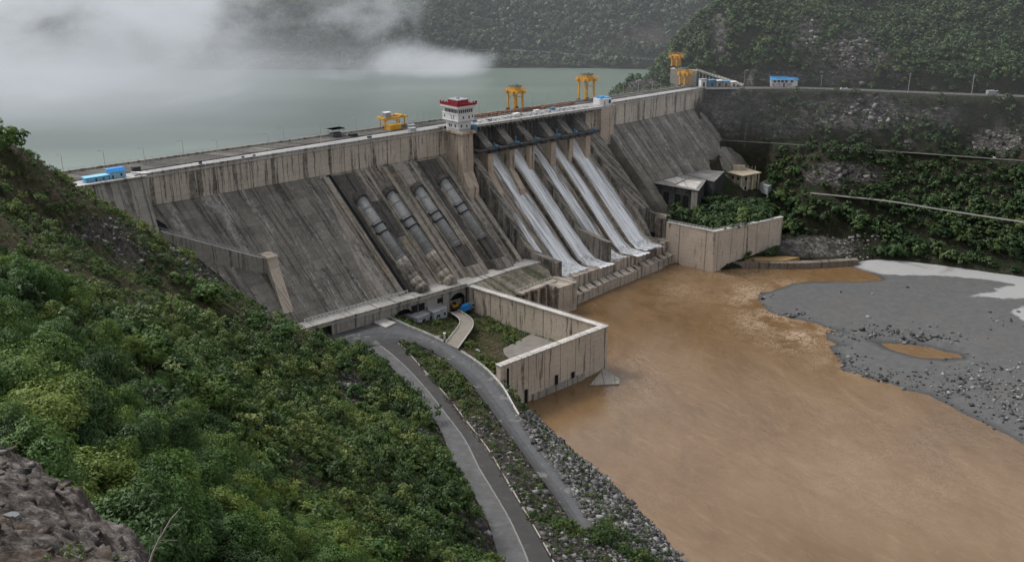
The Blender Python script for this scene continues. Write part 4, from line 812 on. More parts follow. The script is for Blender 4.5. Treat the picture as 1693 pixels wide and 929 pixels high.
T=dthing('shelter',98.5,-17.5,79.95,'small open shelter with flat white roof on the reservoir side of the crest','shelter')
for x in (-3,3):
    for y in (-2,2): MB().bar((x,y,0),(x,y,3.2),.12).build('post',M_grey,T); m=MB(); m.box(-3.6,3.6,-2.6,2.6,3.2,3.5); m.build('roof',M_white,T); m=MB(); railrun(m,[(-3.,-2,0),(3,-2,0)],1.4,1.,.07); m.box(-2.6,2.6,-.5,1.8,0,1.5); m.build('screen',M_grey,T)
for i,(s,n,c,lb,w) in enumerate([(128,-14,M_yel,'flat yellow steel part lying on the crest left of the tower',3.2),(137,-12,M_grey,'grey steel box on the crest left of the tower',2.),(133,-6,M_rail,'pale crate beside the road left of the tower',1.8),(104,-12,M_iron,'dark machine box under the low yellow crane',1.9),(108,-4.6,M_iron,'dark toolbox on the road in front of the low crane',1.0),(170,-5,M_blue,'blue cabinet on the spillway deck next to the tower',1.3),(212,-4.5,M_white,'white cabinet on the spillway deck between the tall cranes',1.6),(199,-3.4,M_blue,'blue box at the foot of the tall crane',1.2),(224,-4.8,M_blue,'blue cabinet on the spillway deck before the tallest crane',1.6),(196,-2.6,M_white,'white box on the deck edge below the tall crane',2.0),(178,-2.,M_iron,'black box on the spillway deck edge right of the tower',.9),(27,-5,M_iron,'dark oil drum on the left crest road',.7),(44,-1.6,M_iron,'black drum beside the downstream parapet',.6),(49,-1.5,M_iron,'blue black drum near the parapet further along',.6)]):
    T=dthing('equipment_box' if w>.75 else 'drum',s,n,79.63,lb,'box' if w>.75 else 'drum'); m=MB()
    if w>.75: m.box(-w,w,-w*.6,w*.6,.1,w*.8,tap=.06); m.box(-w-.05,w+.05,-w*.6-.05,w*.6+.05,w*.8,w*.8+.08)
    else: m.bar((0,0,0),(0,0,1.2),w,12); m.bar((0,0,1.2),(0,0,1.26),w*.9,12)
    m.build('body',c,T); m=MB(); m.box(-w*.7,-w*.5,-w*.62,w*.62,0,.12); m.box(w*.5,w*.7,-w*.62,w*.62,0,.12); m.build('skid',M_iron,T)
m=MB(); 
for y0 in (0,3.2): m.add([(x,yy,z) for x,yy in ((162,16.9-y0),(247,13.7-y0),(247,14.1-y0),(162,17.3-y0)) for z in (79.96,80.3)],[(0,2,4,6),(1,3,5,7),(0,1,3,2),(2,3,5,4),(4,5,7,6),(6,7,1,0)])
o=m.build('crane_rail',M_dred,DAM)
m=MB()
for i in range(34):
    x=163+i*2.45; m.box(x,x+rd.uniform(.6,1.6),12.2-.037*(x-150)+rd.uniform(0,1.5),13.8-.037*(x-150)+1.5,79.96,80.3+rd.uniform(.1,.9))
m.build('gate_parts',M_dred,DAM)
m=MB()
for i in range(26):
    x=161+i*3.3; m.box(x,x+rd.uniform(.4,1.5),rd.uniform(1.,3.)-.04*(x-150)+1,rd.uniform(3.5,4.)-.04*(x-150)+2,79.63,79.8+rd.uniform(.1,.8))
m.build('deck_fittings',M_grey,DAM)
# --- enclosure wall in the river
E0=dthing('enclosure_wall',122,47,0,'tall L-shaped beige concrete wall enclosing the grassy yard at the river','wall'); ES,EN_=122,47
def el(s,n): return (s-ES,-(n-EN_))
m=MB(); m.prism([el(*p) for p in [(76,120.2),(76,122.6),(133.8,122.),(124.2,46.8),(121.8,47.),(131.1,119.6)]],-3,18.45)
m.build('wall',C_garden,E0)
m=MB(); m.prism([el(*p) for p in [(75.8,119.9),(75.8,122.9),(134.1,122.3),(124.5,46.8),(121.4,47.),(130.8,119.3)]],18.46,18.95); m.build('coping',C_deck,E0)
m=MB()
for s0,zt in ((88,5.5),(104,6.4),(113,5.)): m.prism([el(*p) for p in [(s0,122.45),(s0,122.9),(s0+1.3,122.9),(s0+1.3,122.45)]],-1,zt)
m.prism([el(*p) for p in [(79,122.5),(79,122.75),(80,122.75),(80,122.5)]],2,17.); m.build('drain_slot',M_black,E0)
m=MB(); m.prism([el(*p) for p in [(92,122.3),(92,123.3),(120,123.1),(120,122.2)]],-2,2.6); m.build('footing',C_wing,E0)
m=MB(); railrun(m,[(*el(77,122.6),18.95),(*el(133.8,122.),18.95),(*el(124.3,48),18.95)],.5,3.,.07,(1.,)); m.build('railing',M_rail,E0)
m=MB(); q=[at(*p,0) for p in [(975,638),(998,612),(1024,628),(1024,636)]]; m.prism([(p[0],p[1]) for p in q],-1.5,[.5,.9,.6,.5]); props(m.build('river_plinth',C_wing),'small triangular concrete plinth in the brown water at the enclosure corner','plinth')
# --- yard buildings
def poly_building(name,label,polys,cat='building',wallm=None,roofm=None,group=None):
    c=at(*polys[0][0][0],polys[0][1]); T=empty(name,(c[0],c[1],polys[0][2]),0,label,cat,group)
    for pts,zr,z0 in polys:
        P_=[loc(T,at(*p,zr)) for p in pts]; ar=sum(P_[i].x*P_[(i+1)%len(P_)].y-P_[(i+1)%len(P_)].x*P_[i].y for i in range(len(P_)))
        if ar<0: P_=P_[::-1]
        cx_=sum(p.x for p in P_)/len(P_); cy_=sum(p.y for p in P_)/len(P_)
        m=MB(); m.prism([(p.x,p.y) for p in P_],z0-T.location.z,zr-T.location.z-.25); m.build('wall',wallm,T)
        m=MB(); m.prism([(cx_+(p.x-cx_)*1.05,cy_+(p.y-cy_)*1.05) for p in P_],zr-T.location.z-.22,zr-T.location.z+.12); m.build('roof',roofm,T)
    return T
M_sheet=NT('corrugated pale sheet'); _o=M_sheet.obj(); _x=M_sheet.math('SINE',M_sheet.math('MULTIPLY',M_sheet.math('ADD',M_sheet.sep(_o)[0],M_sheet.sep(_o)[1]),7.)); M_sheet=M_sheet.pbr(M_sheet.ramp(M_sheet.noise(_o,.8,4,.6),[(.3,(.3,.31,.33)),(.7,(.47,.48,.5))]),.6,M_sheet.bump(_x,.1,.8),.4)
T=poly_building('site_office','low pale grey metal sided office in the grassy yard below the dam',[([(669,520),(690,526.5),(714,517),(697,510)],12.6,8.4),([(707,512.5),(717,517),(739,508.5),(722,500)],13.2,8.6),([(694,499),(707,508),(721,503),(712,494)],14.4,9.)],wallm=M_sheet,roofm=plain('stained flat roof',(.33,.33,.33),.85,var=.35,scale=.5))
def on_wall(T,px,py,z,w,h,mat,name,a,b):
    """small panel on the wall line a-b (pixels on roof plane z) centred at pixel column px"""
    A_=at(*a,z); B_=at(*b,z); d=(B_-A_)/np.linalg.norm(B_-A_); 
    f=(px-a[0])/(b[0]-a[0]); c=A_+(B_-A_)*f; o=np.array([d[1],-d[0],0]); 
    if o[1]>0: o=-o
    l=loc(T,c+o*.12); m=MB(); r=math.atan2(d[1],d[0]); m.box(-w/2,w/2,-.08,.08,0,h,rz=r,c=(l.x,l.y,py-T.location.z)); return m.build(name,mat,T)
for px in (723,726,735): on_wall(T,px,10.3,13.2,.8,1.2,M_glass,'window',(717,517),(739,508.5))
for px in (699,702,): on_wall(T,px,9.4,12.6,.7,1.9,M_glass,'door',(690,526.5),(714,517))
on_wall(T,712,9.3,12.6,1.,2.,M_iron,'door',(690,526.5),(714,517)); on_wall(T,694,9.9,12.6,1.8,1.2,plain('blue white mural',(.45,.52,.68),.6,var=.4,scale=2),'panel',(690,526.5),(714,517))
T=wthing('tarp_covered_truck',772,514,8.6,'blue tarpaulin covered load beside a grey cabin against the enclosure wall','truck',rz=TH+.2)
m=MB(); m.box(-3.2,1.6,-1.3,1.3,1,3.2,tap=.35); m.box(-2.8,1.2,-1.,1.,3.1,3.7,tap=.5); m.build('load',M_tarp,T); m=MB(); m.box(1.8,4,-1.3,1.3,.7,3.); m.build('cab',M_grey,T); m=MB(); m.box(-3.3,4,-1.1,1.1,.5,.95); m.build('chassis',M_iron,T)
for x in (-2.4,-1,3):
    for y in (-1.2,1.2): m=MB(); m.bar((x,y-.18,.5),(x,y+.18,.5),.5,12); m.build('wheel',M_iron,T)
m=MB(); m.box(2.2,3.8,-1.42,-1.31,1.9,2.7); m.build('window',M_glass,T)
q=at(752,509,9.5); T=empty('digger',tuple(q),.6,'small orange yellow digger parked in the mouth of the large arch','digger'); m=MB(); m.box(-1.4,1.2,-.9,.9,.7,1.7); m.bar((1,0,1.4),(2.4,0,2.6),.16); m.bar((2.4,0,2.6),(3.2,0,1.0),.13); m.build('body',M_yel,T); m=MB(); m.box(-.6,.5,-.6,.6,1.7,2.7); m.build('cab',M_glass,T); m=MB(); m.box(-1.5,1.5,-1.1,-.6,0,.7); m.box(-1.5,1.5,.6,1.1,0,.7); m.build('track',M_iron,T); m=MB(); m.box(2.9,3.5,-.5,.5,.5,1.1); m.build('bucket',M_iron,T)
# garden path and guard rails
gl=[(737,568),(752,549),(760,536),(757,527),(744,518)]; gr=[(757,578),(772,557),(782,541),(779,529),(757,514)]; gz=[13.7,12.6,11.6,10.7,9.8]
GP=edges(gl,gr,gz); ribbon('yard_path',GP,.25,plain('dusty concrete path',(.2,.18,.15),.9,var=.25,scale=.4),nx=4)
def guard(name,pts,label,mat,h=.9,dz=2.,r=.09,solid=False,group=None):
    T=empty(name,tuple(pts[0]),0,label,'guard rail' if 'rail' in name else 'kerb',group); L=[loc(T,p) for p in pts]; m=MB(); railrun(m,[tuple(p) for p in L],h,dz,r,(1.,.5)); m.build('rail',mat,T)
    if solid:
        m=MB()
        for a,b in zip(L,L[1:]): m.bar(a+Vector((0,0,.25)),b+Vector((0,0,.25)),.3,sq=True)
        m.build('kerb',C_deck,T)
    return T
guard('guard_rail',[p+np.array([0,0,.2]) for p in GP[0]],'white guard rail on the inner left side of the curved yard path',M_railw,.8,1.8,.07); guard('guard_rail',[p+np.array([0,0,.2]) for p in GP[1]],'white guard rail on the outer right side of the curved yard path',M_railw,.8,1.8,.07)
ro=LOW[0]; i0=12; i1=[i for i,p in enumerate(ro) if project(p)[0]>735][0]; i2=[i for i,p in enumerate(ro) if project(p)[0]>758][0]; i3=[i for i,p in enumerate(ro) if project(p)[1]>694][0]
guard('guard_rail',[p+np.array([0,0,.1]) for p in ro[i0:i1]],'white guard rail between the junction and the yard path',M_railw,.9,1.8,.07,True); guard('guard_rail',[p+np.array([0,0,.1]) for p in ro[i2:i3]],'white guard rail along the river side of the lower road',M_railw,.9,1.8,.07,True)
m=MB()
for i in range(3,len(UP[1])-6,1):
    a,b=UP[1][i],UP[1][i+1]; 
    if i%4!=3: m.bar(Vector(a)+Vector((.5,0,.15)),Vector(b)+Vector((.5,0,.15)),.22,sq=True)
props(m.build('road_kerb',C_wing),'broken pale kerb along the right edge of the upper road','kerb')
T=wthing('white_post',735,561,13.8,'white painted post at the mouth of the yard path','post'); m=MB(); m.box(-.35,.35,-.35,.35,0,2.6); m.build('shaft',M_white,T); m=MB(); m.box(-.5,.5,-.5,.5,2.6,2.8); m.build('cap',M_white,T)
T=wthing('bent_pipe',793,592,7,'white bent vent pipe standing in the yard grass','pipe'); m=MB(); pp=[(0,0,0),(0,0,2.6),(-.3,0,3.3),(-1,0,3.7),(-1.8,0,3.5)]
for a,b in zip(pp,pp[1:]): m.bar(a,b,.35,10)
m.build('tube',M_white,T,True)
m=MB(); q=[at(*p,6.9) for p in [(796,595),(878,553),(922,567),(833,607)]]; m.prism([(p[0],p[1]) for p in q],4,7.1); props(m.build('yard_slab',plain('grey yard slab',(.17,.155,.14),.9,var=.3,scale=.25)),kind='structure')
m=MB(); q=[at(*p,14.2) for p in [(610,531),(625,524),(655,535),(638,543)]]; m.prism([(p[0],p[1]) for p in q],12.5,14.75); m.build('slab',C_deck,empty('concrete_pad',(0,0,0),0,'pale square concrete pad at the road junction','concrete pad'))
# --- right bank retaining wall and buildings
R0=dthing('retaining_wall',266,74,0,'angled beige retaining wall with dark drips below the right bank trees','wall')
rl=lambda s,n: (s-266,-(n-74))
m=MB(); m.prism([rl(*p) for p in [(261.3,47),(260.2,47),(264.7,75.6),(315.5,82.9),(316,81),(266,73.6)]],-3,21.7); m.build('wall',C_garden,R0)
m=MB(); m.prism([rl(*p) for p in [(261.5,47),(260,47),(264.5,75.9),(315.5,83.2),(316,80.8),(266.2,73.4)]],21.71,22.1); m.build('coping',C_deck,R0)
m=MB(); railrun(m,[(*rl(260.6,48),22.1),(*rl(265,75),22.1),(*rl(288,78.4),22.1)],1.3,2.,.09); m.build('railing',M_railw,R0)
gw=[at(*p,3) for p in [(1194,433),(1215,433.5),(1250,434.5),(1300,435.5),(1345,434.5),(1385,432),(1420,430)]]; m=MB()
for a,b in zip(gw,gw[1:]): m.add([(p[0],p[1]+dy,z) for z in(-1.5,3) for p,dy in ((a,0),(b,0),(b,4.),(a,4.))],[(3,2,1,0),(4,5,6,7),(0,1,5,4),(1,2,6,5),(2,3,7,6),(3,0,4,7)])
props(m.build('river_training_wall',concrete('low river wall concrete',light=(.24,.2,.165),mid=(.15,.125,.1),dark=(.05,.045,.04),k=0,lifts=3)),'long low curved concrete river wall at the foot of the right bank','wall')
m=MB(); q=[at(*p,3.1) for p in [(1225,430),(1245,426),(1300,424),(1322,426),(1300,431),(1240,432)]]; m.prism([(p[0],p[1]) for p in q],1,3.3); props(m.build('muddy_puddle_bed',plain('ochre mud',(.3,.19,.08),.8)),kind='structure')
T=poly_building('derelict_powerhouse','dark derelict concrete hall with flat stained roofs at the foot of the right dam face',[([(1073,301),(1154,315),(1166,298),(1121,285)],37.5,23.),([(1123,286),(1180,300),(1196,284),(1150,280)],37.9,23.)],wallm=concrete('near black hall wall',light=(.09,.09,.085),mid=(.035,.035,.036),dark=(.012,.012,.013),amt=.52,k=.5,lifts=4),roofm=plain('blotched flat roof',(.19,.185,.175),.9,var=.7,scale=.16))  # hall walls nearly black all over
m=MB(); 
for (a,b,c,d) in [((1097,297),(1117,303),(1133,296),(1114,290)),((1118,305.5),(1150,312),(1160,300),(1137,297))]:
    q=[loc(T,at(*p,37.9)) for p in (a,b,c,d)]; m.prism([(p.x,p.y) for p in q][::1],37.64-T.location.z,37.78-T.location.z)
m.build('roof_screed',C_deck,T)
on_wall(T,1149,25.5,37.5,3.6,11.,C_wing,'pilaster',(1073,301),(1154,315))
for px in (1090,1103,1122,1135): on_wall(T,px,27,37.5,3.4,6.5,M_black,'opening',(1073,301),(1154,315))
T=poly_building('yellow_ruin','roofed yellow concrete frame building with open sides among the right bank trees',[([(1203,284.5),(1228,291),(1258,285.5),(1232,278)],34.6,34.0)],wallm=M_cream,roofm=M_tan)
cs=[at(*p,34) for p in [(1204,285),(1228,291),(1257,286),(1232,279)]]
for f,g in [((0,1),0),((0,1),.5),((0,1),.97),((1,2),.3),((1,2),.6),((1,2),.97),((3,2),.5),((0,3),.5),((0,3),.97)]:
    a,b=cs[f[0]],cs[f[1]]; p=loc(T,a+(b-a)*(g*.94+.02)); m=MB(); m.box(p.x-.4,p.x+.4,p.y-.4,p.y+.4,23.5-T.location.z,34.-T.location.z); m.build('column',M_cream,T)
P_=[loc(T,p) for p in cs]; m=MB(); cxm=sum(p.x for p in P_)/4; cym=sum(p.y for p in P_)/4
pp=[(cxm+(p.x-cxm)*.97,cym+(p.y-cym)*.97) for p in P_]; m.prism(pp,29-T.location.z,29.35-T.location.z); m.build('floor_slab',M_tan,T)
pp=[(cxm+(p.x-cxm)*.86-.3,cym+(p.y-cym)*.8) for p in P_]; m=MB(); m.prism(pp,23.5-T.location.z,34-T.location.z); m.build('inner_wall',plain('grey lilac plaster',(.46,.42,.35),.9,var=.45,scale=.5),T)
for a_,b_ in ((0,1),(1,2)):
    A2,B2=Vector((*pp[a_],0)),Vector((*pp[b_],0)); d2=(B2-A2).normalized(); n2_=Vector((d2.y,-d2.x,0)); cen=Vector((cxm,cym,0)); 
    if (A2+B2).lerp(cen*2,.5).dot(n2_)>((A2+B2)/2).dot(n2_)*2: pass
    if ((A2+B2)/2-cen).dot(n2_)<0: n2_=-n2_
    for fl in (24.6,30.2):
        for q_ in (.27,.7):
            c_=A2.lerp(B2,q_)+n2_*.06; m=MB(); m.box(-.7,.7,-.06,.06,fl+.4-T.location.z,fl+1.9-T.location.z,rz=math.atan2(d2.y,d2.x),c=(c_.x,c_.y,0)); m.build('window',M_black,T)
p=loc(T,at(1222,280,35)); m=MB(); m.box(p.x-3.6,p.x+3.,p.y-2,p.y+2.2,34.7-T.location.z,37.2-T.location.z); m.build('penthouse',M_tan,T); m=MB(); railrun(m,[(p.x-3.4,p.y-1.8,37.2-T.location.z),(p.x+3,p.y-1.8,37.2-T.location.z)],.9,1.2,.12); 
for dx in (5.,7.5,9.5): m.bar((p.x+dx,p.y-.5,34.6-T.location.z),(p.x+dx,p.y-.5,37.-T.location.z),.2)
m.build('rebar_post',M_tan,T)
poly_building('annex_shed','small grey flat roofed shed to the right of the yellow ruin',[([(1256,303),(1270,309),(1279,304),(1266,299)],28.5,23.5)],wallm=M_grey,roofm=plain('grey shed roof',(.25,.25,.245),.85,var=.3))
# --- right abutment: platform, ramp, stalls
pf=[atd(1108,114,606),atd(1152,116,596),atd(1160,110,612),atd(1118,108,622)]; zt=pf[0][2]
m=MB(); m.prism([(p[0],p[1]) for p in pf],70,zt); props(m.build('abutment_platform',C_wing),'square grey concrete platform above the right end of the dam','platform')
m=MB(); r0=atd(1150,114.5,600); r1=at(1228,141.5,80.6); d=r1-r0; nrm=np.array([-d[1],d[0],0]); nrm/=np.linalg.norm(nrm)
if nrm[1]<0: nrm=-nrm
for t0,t1 in [(i/8,(i+1)/8) for i in range(8)]:
    a=r0+d*t0; b=r0+d*t1; m.add([tuple(a),tuple(b),tuple(b+nrm*7),tuple(a+nrm*7)]+[tuple(p-np.array([0,0,1.])) for p in (a,b,b+nrm*7,a+nrm*7)],[(0,1,2,3),(7,6,5,4),(0,4,5,1),(2,6,7,3)])
RT=empty('access_ramp',(0,0,0),0,'sloping concrete ramp road running down from the platform above the dam end','ramp'); m.build('deck',C_deck,RT)
m=MB()
for i in range(14):
    f_=(i+.3)/14; a=r0+d*f_; 
    if a[2]-1>80.8: m.box(a[0]-.4,a[0]+.4,a[1]+.5,a[1]+1.6,79,a[2]-1.)
m.build('support_post',C_wing,RT); m=MB(); railrun(m,[tuple(r0),tuple(r1)],1.1,2.,.1); m.build('railing',M_dred,RT)
m=MB(); a=r0+nrm*6.; b=r1+nrm*6.; m.add([(a[0],a[1],79),(b[0],b[1],79),(b[0],b[1],80.),(a[0],a[1],zt-1.2)],[(0,1,2,3)]); m.build('back_wall',C_wing,RT)
cols=[M_white,M_blue,M_grey,M_tan,M_white,plain('turquoise panel',(.08,.3,.4),.6)]; names=['white walled stall nearest the crane under the ramp','blue framed stall under the ramp, second from the crane','grey stall in the middle of the row under the ramp','tan fronted stall with blue awning under the ramp','low white stall at the foot of the ramp']
for i,(px,py) in enumerate([(1162,143.5),(1176,143.5),(1188,143.4),(1199,143.3),(1212,143.2)]):
    q=at(px,py,80.2); T=empty('market_stall',tuple(q),.35,names[i],'stall'); h=[4.4,4.,3.6,3.2,2.8][i]
    m=MB(); m.box(-1.9,1.9,-1,2,0,h); m.build('wall',cols[i],T); m=MB(); m.box(-2.1,2.1,-1.9,2.1,h,h+.25); m.build('awning',[M_grey,M_roofb,M_white,M_roofb,M_white][i],T); m=MB(); m.box(-.8,.7,-1.1,-1.01,.1,h*.6); m.build('door',M_iron,T)
T=wthing('blue_roofed_office',1296,144.,80.1,'white road building with bright blue metal roof and red painted banners','building',rz=.02); 
m=MB(); m.box(-8.2,8.2,0,7,0,4.4); m.add([(8.2,0,4.4),(8.2,7,4.4),(8.2,3.5,5.9),(-8.2,0,4.4),(-8.2,7,4.4),(-8.2,3.5,5.9)],[(0,1,2),(3,5,4),(0,2,5,3)]); m.build('wall',M_white,T)
m=MB(); m.add([(-8.7,-.9,4.25),(8.7,-.9,4.25),(8.7,3.5,6.15),(-8.7,3.5,6.15),(8.7,7.7,4.25),(-8.7,7.7,4.25)],[(0,1,2,3),(3,2,4,5)]); m.build('roof',M_roofb,T)
for x in (-6.6,-4.2,-2.,0.4,3.8): m=MB().box(x,x+1.6,-.12,-.02,2.5,4.0); m.build('window',M_glass,T)
m=MB().box(-.6,.5,-.14,-.03,.1,2.3); m.build('door',M_glass,T)
M_bred=plain('faded red lettering',(.5,.08,.1),.7,var=.4,scale=3)
m=MB().box(-7.6,-1.2,-.16,-.05,.6,2.2); m.build('banner',M_white,T); m=MB()
for x,h in ((-7.2,1.1),(-6.6,1.4),(-6.1,.8),(-5.1,1.2),(-4.3,1.1),(-3.5,1.2),(-2.9,1.3),(-2.2,1.1)): m.box(x,x+.42,-.22,-.17,.8,.8+h)
m.box(-4.3,-3.7,-.22,-.17,1.8,2.); m.build('lettering',M_bred,T)
m=MB().box(1.4,4.6,-.16,-.05,.6,2.2); m.build('banner',plain('washed pink banner',(.5,.3,.3),.7,var=.5,scale=1.5),T)
def pole(px,py,h,label,g=None,arm=True,z=80.1):
    T=wthing('utility_pole',px,py,z,label,'pole',g); m=MB(); m.bar((0,0,-.5),(0,0,h),.2,6,.13); m.build('shaft',M_rail,T)
    if arm: m=MB(); m.box(-1.,1.,-.08,.08,h-1.1,h-.9); m.box(-.7,.7,-.08,.08,h-2.,h-1.8); m.build('crossarm',M_rail,T)
    return T
for px,py,h,lb in [(1357,145,8.,'grey utility pole right of the blue roofed building'),(1364,144,7.,'thin pole standing close behind the pole beside the blue roofed building'),(1501,154,12.,'tall grey pole on the cliff road in the middle of the slope'),(1606,157,12.,'tall grey pole on the cliff road at the far right')]: pole(px,py,h,lb)
for px,py,h,lb in [(1252,141,9,'street lamp left of the blue roofed building'),(1207,134,9.5,'left of the lamp pair above the ramp'),(1212,135,9.,'right of the lamp pair above the ramp'),(1230,140,8.5,'leaning pole between the lamp pair and the blue roofed building'),(1184,120,6.,'short lamp at the top of the ramp')]:
    T=wthing('street_lamp',px,py,80.2 if px>1200 else 84,('grey '+lb) if 'lamp' in lb[:12] else ('tall grey lamp, '+lb),'street lamp'); m=MB(); m.bar((0,0,-1),(0,0,h),.16,6,.1); m.build('pole',M_rail,T); m=MB(); m.bar((0,0,h),(1.4,-.4,h+.2),.08); m.box(1,1.9,-.6,-.2,h+.1,h+.35); m.build('lamp_head',M_white,T)
pole(1273-0,0,0,'x') if False else None
p0=at(1357,145,80.1)+np.array([0,0,7.]); p1=at(1501,154,80.1)+np.array([0,0,11.]); p2=at(1606,157,80.1)+np.array([0,0,11.]); m=MB()
for a,b in ((p0,p1),(p1,p2)):
    L=[a+(b-a)*i/10-np.array([0,0,3.*(i/10)*(1-i/10)]) for i in range(11)]
    for q,r in zip(L,L[1:]): m.bar(q,r,.05,4)
props(m.build('power_line',M_iron),'thin dark cable strung between the cliff road poles','cable')
def car(px,py,z,col,label,rz=0,truck=False,sc=1.):
    T=wthing('truck' if truck else 'car',px,py,z,label,'truck' if truck else 'car',rz=rz); T.scale=(sc,sc,sc); m=MB()
    if truck: m.box(-3,1.2,-1.1,1.1,.7,2.6); m.box(1.4,3,-1.05,1.05,.6,2.3,tap=.1)
    else: m.box(-2.1,2.1,-.85,.85,.35,.95,tap=.08)
    m.build('body',col,T)
    if not truck: m=MB(); m.box(-1.3,1.,-.75,.75,.95,1.5,tap=.3); m.build('cabin',M_glass,T)
    else: m=MB(); m.box(1.7,2.9,-1.1,1.1,1.5,2.1); m.build('windscreen',M_glass,T)
    for x in ((-2,2.1) if truck else (-1.3,1.3)):
        for y in (-.85,.85): w_=MB(); w_.bar((x,y-.12,.36),(x,y+.12,.36),.36,12); w_.build('wheel',M_iron,T)
    return T
car(1329,142,80.1,M_white,'white lorry parked right of the blue roofed building',0.,True); car(1341,144,80.1,M_white,'small white car on the road beyond the white lorry',.1); car(1246,141.5,80.1,M_grey,'grey van with orange load left of the blue roofed building',.05,True,.9); car(1256,141,80.1,M_dred,'red car just left of the blue roofed building',.1); car(1395,148.5,80.1,M_white,'white car far along the cliff road',.05); car(1640,158,80.1,M_grey,'grey bus like truck at the right edge of the cliff road',.1,True,1.1)
# roads on the benches
def strip(name,pts,w,mat,dz=.25,kind='structure'):
    L=[];Rr=[]
    P_=cat(pts,5)
    for i,p in enumerate(P_):
        d=P_[min(i+1,len(P_)-1)]-P_[max(i-1,0)]; n_=np.array([-d[1],d[0],0]); n_/=np.linalg.norm(n_); L.append(tuple(p+n_*w/2+[0,0,dz])); Rr.append(tuple(p-n_*w/2+[0,0,dz]))
    return props(MB().ribbon(L,Rr).build(name,mat),kind=kind)
M_track=plain('gravel track',(.085,.083,.075),.9,var=.4,scale=.2)
strip('cliff_road',bench[0],9,plain('cliff road asphalt',(.085,.083,.08),.85,var=.35,scale=.2)); strip('bench_track',bench[1],3.,M_track,.3); strip('bench_track',bench[2],3.2,plain('pale track',(.15,.145,.135),.9,var=.3,scale=.2),.3)
m=MB(); P_=[p+np.array([0,-3.2,.3]) for p in bench[0][1:]]; railrun(m,[tuple(p) for p in P_],.9,3.,.1); props(m.build('cliff_guard_rail',M_rail),'long low guard rail along the outer edge of the cliff road','guard rail')
fr=[]
for px,py in [(150,92),(300,90),(500,88),(700,85),(840,84),(960,92),(1040,97),(1100,101)]:
    d=ray(px,py); lo,hi=700,1000
    for _ in range(40):
        mid=(lo+hi)/2; q=d*mid+np.array([0,0,HC]); 
        if q[2]>far(np.array([q[0]]),np.array([q[1]]))[0]: lo=mid
        else: hi=mid
    fr.append(d*lo+np.array([0,0,HC]))
strip('far_shore_road',fr,3.5,plain('far road',(.2,.195,.19),.9),.6)
#@@PART5
# ================================================================== vegetation
def leaf_cloud(nclump,nleaf,leaf,seed,flat=.8,asp=.5,up=.5,hole=.25):
    r=np.random.RandomState(seed); C=[];Nn=[]
    while len(C)<nclump:
        v=r.normal(size=3); v/=np.linalg.norm(v)
        if v[2]<-.35: continue
        rad=r.uniform(.55,.95)*(1+.22*math.sin(3*math.atan2(v[1],v[0])+seed)); C.append(v*rad*np.array([1,1,flat])+np.array([0,0,.55])); Nn.append(v)
    C=np.array(C); Nn=np.array(Nn); k=r.randint(0,nclump,nleaf); cr=r.uniform(.2,.36,nclump)[k]
    d=r.normal(size=(nleaf,3)); d/=np.linalg.norm(d,axis=1)[:,None]; d*=(r.uniform(0.35,1,nleaf)**.5)[:,None]
    P=C[k]+d*cr[:,None]*np.array([1,1,.75])
    n_=Nn[k]*.6+d*.6+np.array([0,0,up])+r.normal(size=(nleaf,3))*.35; n_/=np.linalg.norm(n_,axis=1)[:,None]
    t_=np.cross(n_,r.normal(size=(nleaf,3))); t_/=np.linalg.norm(t_,axis=1)[:,None]; b_=np.cross(n_,t_)
    L=leaf*r.uniform(.6,1.3,nleaf)[:,None]; dr=np.array([0,0,-.25])
    V=np.stack([P-t_*L*.5,P+b_*L*asp*.5+n_*L*.08,P+t_*L*.5+dr*L*.5,P-b_*L*asp*.5+n_*L*.08],1).reshape(-1,3)
    F=np.arange(len(V)).reshape(-1,4); return V,F
def trunk_mesh(seed):
    r=random.Random(seed); m=MB(); m.bar((0,0,-.35),(0.03,0,.35),.07,7,.05)
    for i in range(6):
        a=2*PI*i/6+r.random(); m.bar((0.03,0,.1+.08*i*.5),(math.cos(a)*.55,math.sin(a)*.55,.65+r.random()*.4),.035,5,.012)
    me=bpy.data.meshes.new('trunk'); me.from_pydata(m.v,[],m.f); me.update(); me.materials.append(M_bark); return me
TR=[trunk_mesh(i) for i in range(3)]
def crown_meshes(name,n,nclump,nleaf,leaf,mat,seed0,**kw):
    out=[]
    for i in range(n):
        V,F=leaf_cloud(nclump,nleaf,leaf,seed0+i,**kw); me=npmesh(name,V,F); me.materials.append(mat); out.append(me)
    return out
CR_near=crown_meshes('crown',5,64,9500,.092,M_leaf,100,asp=.42); CR_mid=crown_meshes('crown',3,34,1500,.2,M_leaf,200,asp=.6); CR_east=crown_meshes('crown',4,30,1400,.24,M_leafe2,300,asp=.7,flat=.95)
def tree(x,y,z,r,me,label,group,name='broadleaf_tree',zs=1.):
    T=bpy.data.objects.new(name,None); COL.objects.link(T); T.location=(x,y,z); T.rotation_euler=(0,0,random.uniform(0,6.28)); T.scale=(r,r,r*zs); props(T,label,'tree',group)
    for nm,d in (('crown',me),('trunk',random.choice(TR))):
        o=bpy.data.objects.new(nm,d); COL.objects.link(o); o.parent=T
    return T
def scatter(x0,x1,y0,y1,step,seed):
    r=np.random.RandomState(seed); xs=np.arange(x0,x1,step); ys=np.arange(y0,y1,step); X,Y=np.meshgrid(xs,ys); X=X+r.uniform(-.48,.48,X.shape)*step; Y=Y+r.uniform(-.48,.48,X.shape)*step; return X.ravel(),Y.ravel()
def visible(P,mx=60,top=-60,bot=1010):
    px,py,w_=project(P); return (px>-mx)&(px<1693+mx)&(py>top)&(py<bot)&(w_>5),px,py,w_
